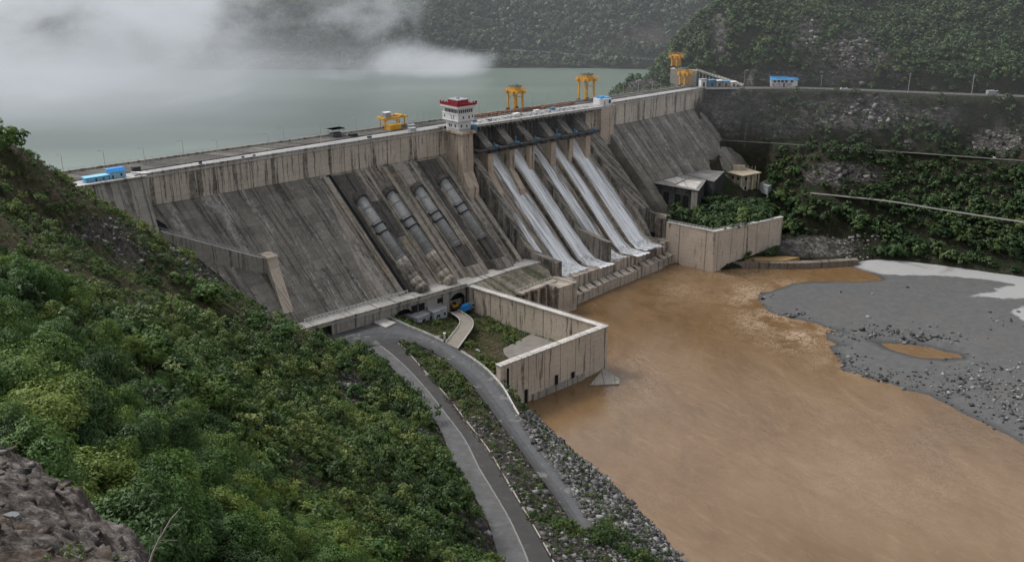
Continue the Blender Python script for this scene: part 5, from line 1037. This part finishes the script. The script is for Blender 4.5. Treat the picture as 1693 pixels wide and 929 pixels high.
def merged(name,X,Y,Z,Rr,tint,variants,mat,label,kind='stuff',zs=1.,seed=0,lean=None):
    r=np.random.RandomState(seed); Vs=[];Fs=[];Ts=[]; off=0; pick=r.randint(0,len(variants),len(X))
    for k,(V,F) in enumerate(variants):
        m_=pick==k; n_=m_.sum()
        if not n_: continue
        a=r.uniform(0,6.283,n_); c,s=np.cos(a)[:,None],np.sin(a)[:,None]; R_=Rr[m_][:,None]; zz=zs*r.uniform(.8,1.25,n_)[:,None]
        vx=(V[None,:,0]*c-V[None,:,1]*s)*R_+X[m_][:,None]; vy=(V[None,:,0]*s+V[None,:,1]*c)*R_+Y[m_][:,None]; vz=V[None,:,2]*R_*zz+Z[m_][:,None]
        Vs.append(np.stack([vx,vy,vz],-1).reshape(-1,3)); Fs.append((F[None]+(np.arange(n_)*len(V))[:,None,None]).reshape(-1,F.shape[1])+off); Ts.append(np.repeat(tint[m_],len(V))); off+=n_*len(V)
    me=npmesh(name,np.concatenate(Vs),np.concatenate(Fs),{'tint':np.concatenate(Ts)}); o=link(name,me,mat); props(o,label,None,None,kind); return o
# --- west hillside
X,Y=scatter(-200,185,25,440,3.0,1); Z=west(X,Y); P=np.stack([X,Y,Z],-1); vis,px,py,D=visible(P)
s,n=sn(P); rk=rock_w(X,Y); ok=vis&(D>34)&~((py<470+.22*px)&(px<520)&(np.random.RandomState(2).rand(len(X))<.38))
sdU,_=corridor(X,Y,*UP); sdL,_=corridor(X,Y,*LOW); sdR=polydist(X,Y,riverpoly)
ok&=(sdU<-2.2)&(sdL<-1.6)&(sdR<-2)&(Z>1.5)
ok&=~((n<.8*(67.5-Z)+3)&(s>0)&(n>-30))&~((s<1.5)&(n<15)&(n>-27)&(Z<84))&~((n<=-24)&(Z<70))
ok&=~((s>36)&(n>36)&(n<50))
yard=(s>48)&(n>46)&(n<124)&(Z<13.5)&(sdU<0); ok&=~yard
vis_rock=np.random.RandomState(5).rand(len(X))<np.clip(1.25-1.25*rk,0,1); ok&=vis_rock
_ux=np.array([project(p)[0] for p in UP[1]]); _uy=np.array([project(p)[1] for p in UP[1]]); _o=np.argsort(_uy); rightof=lambda a,b: a>np.interp(b,_uy[_o],_ux[_o])-4
strip_=(sdU<0)&(sdL<0)&rightof(px,py)&(py>540)&(sdR<0)&(n>48)
hill=~strip_
near=ok&hill&(D<165)&(py>330+.0*px)
idx=np.where(near)[0]; 
# dry scrubby upper slope stays low
scr=((py<470+.22*px)&(px<520)&(py<585))
nidx=[i for i in idx if not scr[i]]
nidx=sorted(nidx,key=lambda i:D[i]); keep=[]; cell={}
for i in nidx:
    r_=2.9 if D[i]<110 else 3.1
    if all((X[i]-X[j])**2+(Y[i]-Y[j])**2>(3.3)**2 for j in keep[-400:]): keep.append(i)
    if len(keep)>=205: break
kset=set(keep)
rr=random.Random(3)
for i in keep:
    r_=rr.choice((rr.uniform(1.7,2.6),rr.uniform(2.6,3.9)))
    if D[i]<50: r_=rr.uniform(1.6,2.3)
    tree(X[i],Y[i],Z[i]+.2*r_,r_,rr.choice(CR_near) if D[i]<150 else rr.choice(CR_mid),'leafy green broadleaf tree in the dense cover of the near hillside','trees covering the near hillside',zs=rr.uniform(.85,1.25))
rest=np.array([i for i in np.where(ok&hill)[0] if i not in kset]); 
kx=np.array([X[i] for i in keep]); ky=np.array([Y[i] for i in keep])
R_=np.random.RandomState(8); rad=np.where(scr[rest],R_.uniform(.7,1.9,len(rest)),R_.uniform(1.3,2.9,len(rest))); tint=np.clip(R_.uniform(.1,.8,len(rest))+np.where(scr[rest],.15,0),0,1)
nz=fbm(X[rest],Y[rest],14,3,88); rad=rad*np.clip(1+nz*2.4,.45,1.8); tint=np.clip(tint+fbm(X[rest],Y[rest],22,3,89)*1.3,0,1)

LV=[leaf_cloud(18,460,.21,400+i,asp=.6,flat=[.7,.85,1.05,.75,.95][i]) for i in range(5)]
bigm=(~scr[rest])&(R_.rand(len(rest))<.2); bigm&=D[rest]>130; rad=np.where(bigm,R_.uniform(2.8,4.3,len(rest)),rad); rad=np.where(D[rest]<110,np.minimum(rad,1.25),rad); tint=np.where(bigm,R_.uniform(0,1,len(rest)),tint)
merged('hillside_scrub',X[rest],Y[rest],Z[rest]-.1*rad,rad,tint,LV,M_leafw,'dense green scrub and bushes on the left hillside',seed=3)
# second layer of small low shrubs and tufts for a ragged surface
X2,Y2=scatter(-200,185,60,440,2.1,12); Z2=west(X2,Y2); P2=np.stack([X2,Y2,Z2],-1); v2,px2,py2,D2=visible(P2); s2,n2=sn(P2)
a,_=corridor(X2,Y2,*UP); b,_=corridor(X2,Y2,*LOW); c=polydist(X2,Y2,riverpoly)
base=v2&(D2>150)&(a<-1.)&(b<-.9)&(c<-1.)&(Z2>1)&~((n2<.8*(67.5-Z2)+2)&(s2>0)&(n2>-30))&~((s2<1.5)&(n2<15)&(n2>-27)&(Z2<84))&~((n2<=-24)&(Z2<70))&~((s2>36)&(n2>36)&(n2<50))
yard2=(s2>48)&(n2>46)&(n2<121)&(Z2<13.5)&(a<0); rk2=rock_w(X2,Y2); R_=np.random.RandomState(15); u=R_.rand(len(X2))
strip2=(a<0)&(b<0)&rightof(px2,py2)&(n2>48)&~yard2&(b>-26)
m1=base&~yard2&(u<np.where(strip2,.85,.75)*np.clip(1.3-rk2,0.12,1)); rad=np.where(strip2,R_.uniform(.4,1.25,len(X2)),R_.uniform(.4,1.1,len(X2)))[m1]
rad=rad*np.where(strip2[m1]&(py2[m1]<690),1.45,1.)
LVs=[leaf_cloud(8,110,.42,500+i,asp=.5,flat=.8) for i in range(4)]
merged('low_shrubs',X2[m1],Y2[m1],Z2[m1]-.1,rad,R_.uniform(0,.75,m1.sum()),LVs,M_leafw,'low shrubs and weeds on the road verges and rough slope',seed=4)
X3,Y3=scatter(-60,120,240,430,1.3,22); Z3=west(X3,Y3); P3=np.stack([X3,Y3,Z3],-1); s3,n3=sn(P3); pp_x,pp_y,_=project(P3); a3,_=corridor(X3,Y3,*UP); b3,_=corridor(X3,Y3,*LOW)
def seg_in(poly,zz): return polydist(X3,Y3,[at(*p,zz) for p in poly])
g3=(s3>50)&(n3>48)&(n3<119)&(s3<129)&(Z3<13.6)&(a3<-1)&(b3<-.8)&(corridor(X3,Y3,*GP)[0]<-.5)&(seg_in([(796,595),(878,553),(922,567),(833,607)],7)<.2)&(seg_in([(669,520),(690,526.5),(740,510),(712,494),(690,505)],12)<1.5)
cl=fbm(X3,Y3,9,4,77); u=np.random.RandomState(6).rand(len(X3)); g3&=(u<np.clip(.8+cl*3.,.2,1.)); R_=np.random.RandomState(16)
merged('yard_weeds',X3[g3],Y3[g3],Z3[g3]-.05,R_.uniform(.35,.75,g3.sum())*(1+1.6*(cl[g3]>.12)*R_.rand(g3.sum())),R_.uniform(.45,1.,g3.sum()),LVs,M_leafw,'grass and weeds growing in the walled yard',seed=5)
for px_,py_,D_,r_,lb in [(2,232,250,5.2,'leafy tree on the skyline at the far left edge'),(44,276,285,2.9,'small dark tree on the left skyline against the lake'),(808,886,228,3.2,'rounded dark bush overhanging the upper road'),(585,655,300,3.,'dark bush above the rocky bank near the junction'),(715,712,292,2.6,'bush beside the pale boulder above the upper road'),(345,478,292,4.8,'round dark tree on the ridge below the buttress'),(420,520,300,4.2,'dark spreading tree above the junction road'),(470,560,312,4.,'tree on the ridge left of the road junction'),(230,385,340,3.,'bush at the foot of the abutment wall')]:
    q=atd(px_,py_,D_); z=float(west(np.array([q[0]]),np.array([q[1]]))[0]); tree(q[0],q[1],min(q[2],z)+.1 if abs(q[2]-z)<6 else z,r_,rr.choice(CR_mid),lb,None)
RB_=np.random.RandomState(77)
ex=[];
for cx0,cy0,rx,ry,k in [(1000,885,60,40,60),(1050,915,30,18,26),(930,905,22,20,14),(880,905,20,14,6),(690,585,22,16,20),(735,640,16,22,12)]:
    for _ in range(k):
        a_=RB_.normal(size=2)*.5; q=at(cx0+a_[0]*rx,cy0+a_[1]*ry,10 if cy0>700 else 13); x_,y_=q[0],q[1]
        if corridor(np.array([x_]),np.array([y_]),*UP)[0][0]<-.8 and corridor(np.array([x_]),np.array([y_]),*LOW)[0][0]<-.5: ex.append((x_,y_,float(west(np.array([x_]),np.array([y_]))[0])))
ex=np.array(ex); merged('verge_bushes',ex[:,0],ex[:,1],ex[:,2]-.1,RB_.uniform(.9,2.1,len(ex)),RB_.uniform(0,.7,len(ex)),LV,M_leafw,'leafy bushes at the end of the lower road and between the roads',seed=21)
# --- right bank
X,Y=scatter(60,520,400,760,3.1,31); Z=east(X,Y); P=np.stack([X,Y,Z],-1); vis,px,py,D=visible(P); s,n=sn(P); rk=rock_e(X,Y,Z)
ok=vis&(polydist(X,Y,riverpoly)<-3)&(Z>2.5)
for L,wd in zip(bench,(6.5,2.6,2.6)): ok&=polydist(X,Y,L,False)>wd
ok&=~((s<349)&(n>-14)&(n<.8*(68.6-Z)+3))&~((n<=-14)&(Z<68))
def away(P_,poly,zz,d=1.): return polydist(X,Y,[at(*p,zz) for p in poly])<-d
ok&=away(P,[(1073,301),(1154,315),(1196,284),(1121,285)],35,1)&away(P,[(1203,284.5),(1228,291),(1258,285.5),(1232,278)],34,1)
ok&=~((px>1138)&(px<1330)&(py>118)&(py<149)&(Z>72)&(Z<84))
wal=polydist(X,Y,[dam(258,40,0),dam(266,74.5,0),dam(316,82,0),dam(340,60,0),dam(300,20,0)]); ok&=~((wal>-3.)&(wal<1.5))
R_=np.random.RandomState(33); pat=fbm(X,Y,30,4,91); ok&=R_.rand(len(X))<np.clip(1.2-.95*rk+pat*1.1,0.03,1)
lowrock=(py>388)&(px<1440)&(px>1285); ok&=~(lowrock&(R_.rand(len(X))<.93))
front=(px>1140)&(px<1330)&(py>285)&(py<400); ok&=~((px>1196)&(px<1264)&(py>280)&(py<338)&(Z<34))
ix=np.where(ok)[0]; gi=[i for i in ix if front[i]]; R_.shuffle(gi); gi=gi[:48]
for i in gi:
    r_=rr.uniform(2.8,4.8) if wal[i]<6 else rr.uniform(2.2,3.8)
    tree(X[i],Y[i],Z[i],r_,rr.choice(CR_east),'dark green broadleaf tree in the grove behind the right bank retaining wall','trees in the right bank grove',zs=rr.uniform(.9,1.4))
oi=[i for i in ix if not front[i]]; low=[i for i in oi if py[i]>330 and px[i]>1300]; R_.shuffle(low); low=low[:18]; up=[i for i in oi if py[i]<135]; R_.shuffle(up); up=up[:16]
for lst,lb,g in ((low,'bushy tree on the lower right bank above the gravel bar','trees on the lower right bank'),(up,'broadleaf tree on the high slope above the cliff road','trees above the cliff road')):
    for i in lst: tree(X[i],Y[i],Z[i],rr.uniform(2.4,4.4),rr.choice(CR_east),lb,g,zs=rr.uniform(.8,1.2))
used=set(gi)|set(low)|set(up); re_=np.array([i for i in ix if i not in used]); 
rad=R_.uniform(1.2,3.3,len(re_))*np.where((py[re_]<140)|(py[re_]>330),1.12,.88)*np.clip(1.15-rk[re_]*.6,.35,1.2)
LE=[leaf_cloud(14,170,.36,600+i,asp=.75,flat=.85) for i in range(5)]
merged('gorge_scrub',X[re_],Y[re_],Z[re_]-.1,rad,np.clip(R_.uniform(.0,.8,len(re_))+pat[re_]*.6,0,1),LE,M_leafe,'dense scrub forest covering the right side of the gorge',seed=6)
for px_,py_,r_,lb in [(1050,150,6.,'rounded tree at the water edge behind the dam crest'),(1024,157,3.6,'small tree nearest the gatehouse at the lake edge'),(1072,138,3.,'small tree on the rocky spur by the lake')]:
    q=atd(px_,py_,628); z=float(east(np.array([q[0]]),np.array([q[1]]))[0]); tree(q[0],q[1],max(z-.5,q[2]-2),r_,rr.choice(CR_east),lb,None)
# --- far shore forest
X,Y=scatter(-620,430,780,1010,5.2,41); Z=far(X,Y); P=np.stack([X,Y,Z],-1); vis,px,py,D=visible(P,40,-40,130); rk=rock_f(X,Y); R_=np.random.RandomState(44)
frp=np.array(fr); ok=vis&(Z>67)&(R_.rand(len(X))<1.05-rk*1.3)&(polydist(X,Y,frp,False)>3.2)
LF=[leaf_cloud(9,46,.6,700+i,asp=.85,flat=.9) for i in range(4)]
merged('far_forest',X[ok],Y[ok],Z[ok]-.5,R_.uniform(2.6,5.2,ok.sum()),R_.uniform(0,1,ok.sum()),LF,M_leaff,'misty forest on the far shore of the reservoir',seed=7)
# ================================================================== stones
def stone_variants(k,seed):
    out=[]; r=np.random.RandomState(seed)
    for i in range(k):
        V=np.array([(x,y,z) for z in(-1,1) for y in(-1,1) for x in(-1,1)],float)*np.array([1,.75,.55]); V+=r.uniform(-.33,.33,V.shape)
        F=np.array([(0,2,3,1),(4,5,7,6),(0,1,5,4),(2,6,7,3),(0,4,6,2),(1,3,7,5)])
        a=r.uniform(-.6,.6); c,s_=math.cos(a),math.sin(a); V=V@np.array([[c,0,s_],[0,1,0],[-s_,0,c]]); out.append((V,F))
    return out
SV=stone_variants(9,3)
# riprap along the left river bank
lo=[p for p in LOW[0] if project(p)[1]>684]; rp=[np.array(p) for p in lo]+[at(1010,935,9),at(1060,1010,9)]+[at(*p,0) for p in reversed(wedge[:-1])]+[at(868,690,8)]
X,Y=scatter(0,180,120,400,.55,51); sd=polydist(X,Y,rp); m_=(sd>-.8); X=X[m_];Y=Y[m_];Z=west(X,Y); vis,px,py,D=visible(np.stack([X,Y,Z],-1),40,0,1000); R_=np.random.RandomState(52)
vis&=(Z>-.8); X,Y,Z=X[vis],Y[vis],Z[vis]; rad=R_.gamma(3.,.085,len(X))+.1
merged('riprap',X,Y,Z+.25*rad,np.minimum(rad,1.1),R_.rand(len(X))**1.5,SV,M_rip,'grey riprap stones armouring the left river bank',seed=8)
# scattered stones on the strip between roads, hillside rock patches
X,Y=scatter(-150,170,120,430,1.6,53); Z=west(X,Y); vis,px,py,D=visible(np.stack([X,Y,Z],-1)); R_=np.random.RandomState(54); rk=rock_w(X,Y); a,_=corridor(X,Y,*UP); b,_=corridor(X,Y,*LOW)
vis&=(rk>.45)&(a<.6-.9)&(b<-.4)&(R_.rand(len(X))<.6)&(Z>.5); rad=R_.gamma(2.2,.13,len(X))+.1
merged('hillside_stones',X[vis],Y[vis],Z[vis],np.minimum(rad[vis],2.),R_.rand(vis.sum())*.9,SV,M_rip,'loose pale stones and outcrops on the left slope',seed=9)
# river bar boulders
X,Y=scatter(120,520,240,540,1.0,55); Z=bar_z(X,Y); vis,px,py,D=visible(np.stack([X,Y,Z],-1)); R_=np.random.RandomState(56); dn=np.zeros(len(X))
for a,b,c,d,k in [(1250,495,22,14,.4),(1300,523,40,8,.5),(1450,551,70,9,.75),(1530,561,50,7,.8),(1400,600,22,16,.5),(1440,622,45,9,.8),(1520,635,60,16,.7),(1600,640,70,22,.9),(1680,670,60,32,.9),(1640,610,50,12,.5),(1320,518,25,5,.4),(1660,530,25,16,.1),(1500,500,300,60,.003)]: dn=np.maximum(dn,k*np.exp(-(((px-a)/c)**2+((py-b)/d)**2)))
cl=fbm(X,Y,5,3,57); vis&=(R_.rand(len(X))<dn*.62*np.clip(1+cl*2.4,0,2))&(Z>-.35); rad=R_.gamma(2.3,.115,len(X))+.1
merged('river_boulders',X[vis],Y[vis],Z[vis]+.15*rad[vis],np.minimum(rad[vis],1.3),R_.rand(vis.sum())**1.4,SV,M_boul,'dark wet boulders and cobbles strewn over the gravel bar',seed=10)
X,Y=scatter(180,520,380,700,1.9,58); Z=east(X,Y); P=np.stack([X,Y,Z],-1); vis,px,py,D=visible(P); R_=np.random.RandomState(59); rk=rock_e(X,Y,Z); low=(py>385)&(py<432)&(px>1285)&(px<1460)
vis&=(polydist(X,Y,riverpoly)<0)&(polydist(X,Y,bench[0],False)>6)&(R_.rand(len(X))<np.where(low,.75,np.clip(rk-.3,0,.75))); rad=np.where(low,R_.gamma(2.,.2,len(X))+.15,R_.gamma(2.,.3,len(X))+.25)
merged('cliff_rocks',X[vis],Y[vis],Z[vis],np.minimum(rad[vis],1.5),R_.rand(vis.sum())*.75,SV,mat_stone('gorge stone',(.035,.032,.03),(.15,.14,.135),(.38,.36,.35),.3),'broken dark rock and rubble on the right gorge wall',zs=1.3,seed=11)
# ================================================================== foreground outcrop
oc=[(-60,715,23),(0,735,22),(30,742,21),(60,765,20),(100,797,18),(130,810,17),(150,836,15.5),(160,866,14.2)]
oc2=[(160,868,15.5),(185,877,15),(214,900,14),(236,932,12.5)]
tops=oc+[(0,929,7.5),(90,929,8.6),(150,935,10.),(0,830,12),(60,865,12),(100,870,12.5),(-200,700,24),(-300,929,8),(100,1100,6),(-100,1100,5),(235,1150,8)]+oc2
tz=tps([tuple(atd(*p)) for p in tops],5e-3)
outl=[atd(*p) for p in [(-400,690,26)]+oc+oc2+[(270,1000,11),(300,1250,7),(-300,1300,4),(-900,900,8)]]
def ocz(x,y):
    d=polydist(x,y,outl)+fbm(x,y,1.6,4,61)*1.1; z=tz(x,y)+fbm(x,y,3.5,5,62)*.8+fbm(x+.4*y,y*1.8,.7,4,63,ridge=True)*.32
    lay=.28; q=z/lay; z=z*.25+.75*(np.floor(q)+np.clip((q-np.floor(q)-.5)*4+.5,0,1))*lay; z=z+fbm(x+2*y,y*2.5-x,.32,4,64,ridge=True)*.16; q2=(z+.35*x+.12*y)/.11; z=z+(np.floor(q2)+np.clip((q2-np.floor(q2)-.5)*3+.5,0,1)-q2)*.11*.7
    z=z-.35*np.exp(-((d-.15)/.5)**2)
    return np.where(d>0,z,z+d*3.2)
t=NT('layered brown grey rock'); p=t.pos(); x,y,z=t.sep(p)[:3]; n1=t.noise(p,1.3,8,.72,.5); n2=t.noise(t.comb(t.math('ADD',t.math('MULTIPLY',x,1.2),t.math('MULTIPLY',y,1.1)),t.math('MULTIPLY',y,4.2),t.math('MULTIPLY',z,9.)),1.,8,.75,.6); n3=t.noise(p,14,5,.7); vo=t.n('ShaderNodeTexVoronoi',ins={'Vector':p,'Scale':3.2,'Randomness':1.}).outputs['Distance']
f=t.math('ADD',t.math('MULTIPLY',n1,.4),t.math('ADD',t.math('MULTIPLY',n2,.45),t.math('MULTIPLY',n3,.15)))
c=t.ramp(f,[(.38,(.02,.017,.015)),(.46,(.085,.07,.06)),(.53,(.19,.17,.155)),(.62,(.38,.36,.34))]); c=t.mix(t.math('MULTIPLY',t.sm(t.noise(p,.9,4,.6),.5,.66),.5),c,(.085,.05,.028)); c=t.mix(t.sm(t.noise(p,6.,3,.6),.73,.77),c,(.42,.4,.37)); c=t.mix(t.math('MULTIPLY',t.sm(t.noise(p,2.1,4,.7),.6,.7),.5),c,(.04,.05,.015))
hh=t.math('ADD',t.math('MULTIPLY',n2,1.),t.math('ADD',t.math('MULTIPLY',n3,.25),t.math('MULTIPLY',vo,.25))); M_out=t.pbr(c,.85,t.bump(hh,.16,1.),.25)
O=empty('rock_outcrop',tuple(atd(60,929,9)),0,'layered brown and grey rock outcrop at the near bottom left corner','rock')
xs=np.arange(-16,1,.045); ys=np.arange(4,26,.045); XX,YY=np.meshgrid(xs,ys); ZZ=ocz(XX,YY); ly=O.location; I=np.arange(XX.size).reshape(XX.shape); F=np.stack([I[:-1,:-1],I[:-1,1:],I[1:,1:],I[1:,:-1]],-1).reshape(-1,4)
dd=(polydist(XX,YY,outl)>-2.5); keepf=dd[:-1,:-1].ravel()
o=link('stone_mass',npmesh('stone_mass',np.stack([XX-ly.x,YY-ly.y,ZZ-ly.z],-1).reshape(-1,3),F[keepf]),M_out,O,False)
rp_=np.random.RandomState(90); Vs=[];Fs=[]; off=0
for i in range(260):
    u_=rp_.uniform(-60,245); v_=rp_.uniform(740,940); D_=np.interp(v_,[735,800,870,929],[21,16.5,12.5,8.5]); q=atd(u_,v_,D_); q=q+rp_.normal(size=3)*[.5,.8,0]
    if polydist(np.array([q[0]]),np.array([q[1]]),outl)[0]<.05: continue
    z_=float(ocz(np.array([[q[0]]]),np.array([[q[1]]]))[0,0]); big_=rp_.rand()<.06; r_=rp_.uniform(.1,.2) if big_ else rp_.gamma(2.,.022)+.012
    V,F_=SV[rp_.randint(len(SV))]; V=V*np.array([1.,.75,(.13 if big_ else .5)]); tl=rp_.uniform(-.22,.22)+.18; c_,s_=math.cos(tl),math.sin(tl); V=V@np.array([[c_,0,s_],[0,1,0],[-s_,0,c_]]); a_=.7+rp_.normal()*.35 if big_ else rp_.uniform(0,6); c_,s_=math.cos(a_),math.sin(a_); V=V@np.array([[c_,s_,0],[-s_,c_,0],[0,0,1]])
    Vs.append(V*r_+np.array([q[0],q[1],z_+(.03 if big_ else .1)*r_])-np.array(ly)); Fs.append(F_+off); off+=8
props(link('rock_plates',npmesh('rock_plates',np.concatenate(Vs),np.concatenate(Fs)),M_out,O),kind='stuff')
def slabstone(px_,py_,D_,r_,h_,label):
    q=atd(px_,py_,D_); z=float(ocz(np.array([[q[0]]]),np.array([[q[1]]]))[0,0]); T=empty('flat_stone',(q[0],q[1],z-.02),rr.uniform(0,3),label,'stone'); k=11; pts=[((1+rr.uniform(-.16,.12))*r_*math.cos(2*PI*i/k),(1+rr.uniform(-.16,.12))*r_*.8*math.sin(2*PI*i/k)) for i in range(k)]
    m=MB(); n0=len(pts); vs=[(p_[0]*.93,p_[1]*.93,-.05) for p_ in pts]+[(p_[0],p_[1],h_*.5) for p_ in pts]+[(p_[0]*.86,p_[1]*.86,h_) for p_ in pts]; m.add(vs,[tuple(range(2*n0,3*n0))]+[(i,(i+1)%n0,n0+(i+1)%n0,n0+i) for i in range(n0)]+[(n0+i,n0+(i+1)%n0,2*n0+(i+1)%n0,2*n0+i) for i in range(n0)])
    m.build('stone_mass',M_slate,T)
M_slate=plain('grey slate stone',(.15,.155,.16),.8,var=.4,scale=4)
slabstone(14,847,11.6,.13,.07,'round flat grey stone lying on the outcrop at the left edge'); slabstone(3,872,10.6,.07,.05,'small grey stone just below the round flat stone'); slabstone(12,776,17.5,.13,.06,'pale bluish stone near the top of the outcrop')
# grass tuft on the outcrop and dead twig
LVt=[leaf_cloud(6,60,.5,800+i,asp=.22,flat=1.1,up=.1) for i in range(3)]
gx=[];gy=[];gz=[]
for a,b,c in [(115,905,10.4),(125,915,10.2),(108,915,10.2),(200,915,12.6),(190,925,12.3),(212,922,12.6),(120,895,11),(60,925,8.6)]:
    q=atd(a,b,c); gx.append(q[0]); gy.append(q[1]); gz.append(float(ocz(np.array([[q[0]]]),np.array([[q[1]]]))[0,0])-.05)
merged('outcrop_weeds',np.array(gx),np.array(gy),np.array(gz),np.full(len(gx),.13),np.full(len(gx),.75),LVt,M_leafw,'small green weeds sprouting from the outcrop',seed=12)
tw=lambda a,b,c=11.5: tuple(atd(a,b,c)); TW=empty('dead_twig',tw(243,940),0,'bare pale twig rising in front of the trees beside the outcrop','twig'); L=[(243,945),(252,915),(262,893),(272,876),(283,857),(300,838)]; m=MB()
P_=[loc(TW,tw(*p)) for p in L]; rs=[.017,.014,.012,.010,.007,.004]
for i in range(5): m.bar(P_[i],P_[i+1],rs[i],6,rs[i+1])
m.build('stem',M_twig,TW)
for br in ([(262,893),(275,892),(294,893)],[(274,872),(285,867),(298,866)],[(266,885),(266,875),(268,866)],[(257,903),(256,885),(259,877)],[(249,925),(247,910),(248,897)]):
    m=MB(); Q=[loc(TW,tw(*p)) for p in br]; m.bar(Q[0],Q[1],.006,5,.004); m.bar(Q[1],Q[2],.004,5,.002); m.build('branch',M_twig,TW)
# ================================================================== drifting mist over the lake and haze in the gorge
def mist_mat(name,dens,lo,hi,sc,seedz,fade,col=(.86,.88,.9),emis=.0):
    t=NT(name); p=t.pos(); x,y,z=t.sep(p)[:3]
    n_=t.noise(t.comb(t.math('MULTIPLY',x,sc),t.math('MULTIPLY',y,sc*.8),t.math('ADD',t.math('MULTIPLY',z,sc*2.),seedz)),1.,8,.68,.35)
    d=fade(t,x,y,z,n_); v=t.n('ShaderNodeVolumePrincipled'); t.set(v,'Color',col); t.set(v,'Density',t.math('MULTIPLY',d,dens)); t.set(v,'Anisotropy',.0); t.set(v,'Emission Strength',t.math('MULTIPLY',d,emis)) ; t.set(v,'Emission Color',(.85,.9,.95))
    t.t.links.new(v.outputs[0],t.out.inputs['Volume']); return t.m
def box_obj(name,x0,x1,y0,y1,z0,z1,mat,label=None,kind='stuff'):
    m=MB(); m.box(x0,x1,y0,y1,z0,z1); return props(m.build(name,mat),label,None,None,kind)
#MIST
def lake_fade(t,x,y,z,n):
    n=t.math('MULTIPLY_ADD',t.math('SUBTRACT',n,.5),1.5,.5)
    bl=t.math('SUBTRACT',1.,t.sm(x,-330,-60))
    left=t.math('MULTIPLY',bl,.12)
    cx_=t.math('DIVIDE',t.math('ADD',x,45.),75.); cy_=t.math('DIVIDE',t.math('SUBTRACT',y,760.),60.); cz_=t.math('DIVIDE',t.math('SUBTRACT',z,74.),17.)
    g=t.math('EXPONENT',t.math('MULTIPLY',t.math('ADD',t.math('ADD',t.math('MULTIPLY',cx_,cx_),t.math('MULTIPLY',cy_,cy_)),t.math('MULTIPLY',cz_,cz_)),-1.))
    hz=t.math('MULTIPLY',t.math('MULTIPLY',t.sm(z,88,112),t.math('SUBTRACT',1.,t.sm(x,-140,20))),.16)
    n=t.math('MULTIPLY_ADD',t.math('SUBTRACT',1.,t.sm(x,-110,10)),.35,t.math('SUBTRACT',n,.35)); s=t.math('ADD',t.math('ADD',n,left),t.math('ADD',t.math('MULTIPLY',g,.62),hz))
    d=t.math('MULTIPLY',t.sm(s,.62,1.02),t.math('SUBTRACT',1.,t.sm(x,40,110)))
    hug=t.math('MULTIPLY',t.math('SUBTRACT',1.,t.sm(z,67,110)),t.math('MULTIPLY',bl,.42))
    edge=t.math('MULTIPLY',t.math('SUBTRACT',1.,t.sm(z,185,225)),t.sm(y,470,560))
    return t.math('ADD',t.math('MULTIPLY',t.math('ADD',d,hug),edge),.013)
M_mist=mist_mat('drifting mist',.026,0,0,.0088,3.7,lake_fade,col=(.45,.46,.48),emis=.0098)  # mist emits by itself, standing in for multiply scattered light
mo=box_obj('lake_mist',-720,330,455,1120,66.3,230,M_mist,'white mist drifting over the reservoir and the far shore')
for m_ in (M_mist,): 
    try: m_.cycles.volume_step_rate=.25; m_.cycles.homogeneous_volume=False
    except Exception: pass
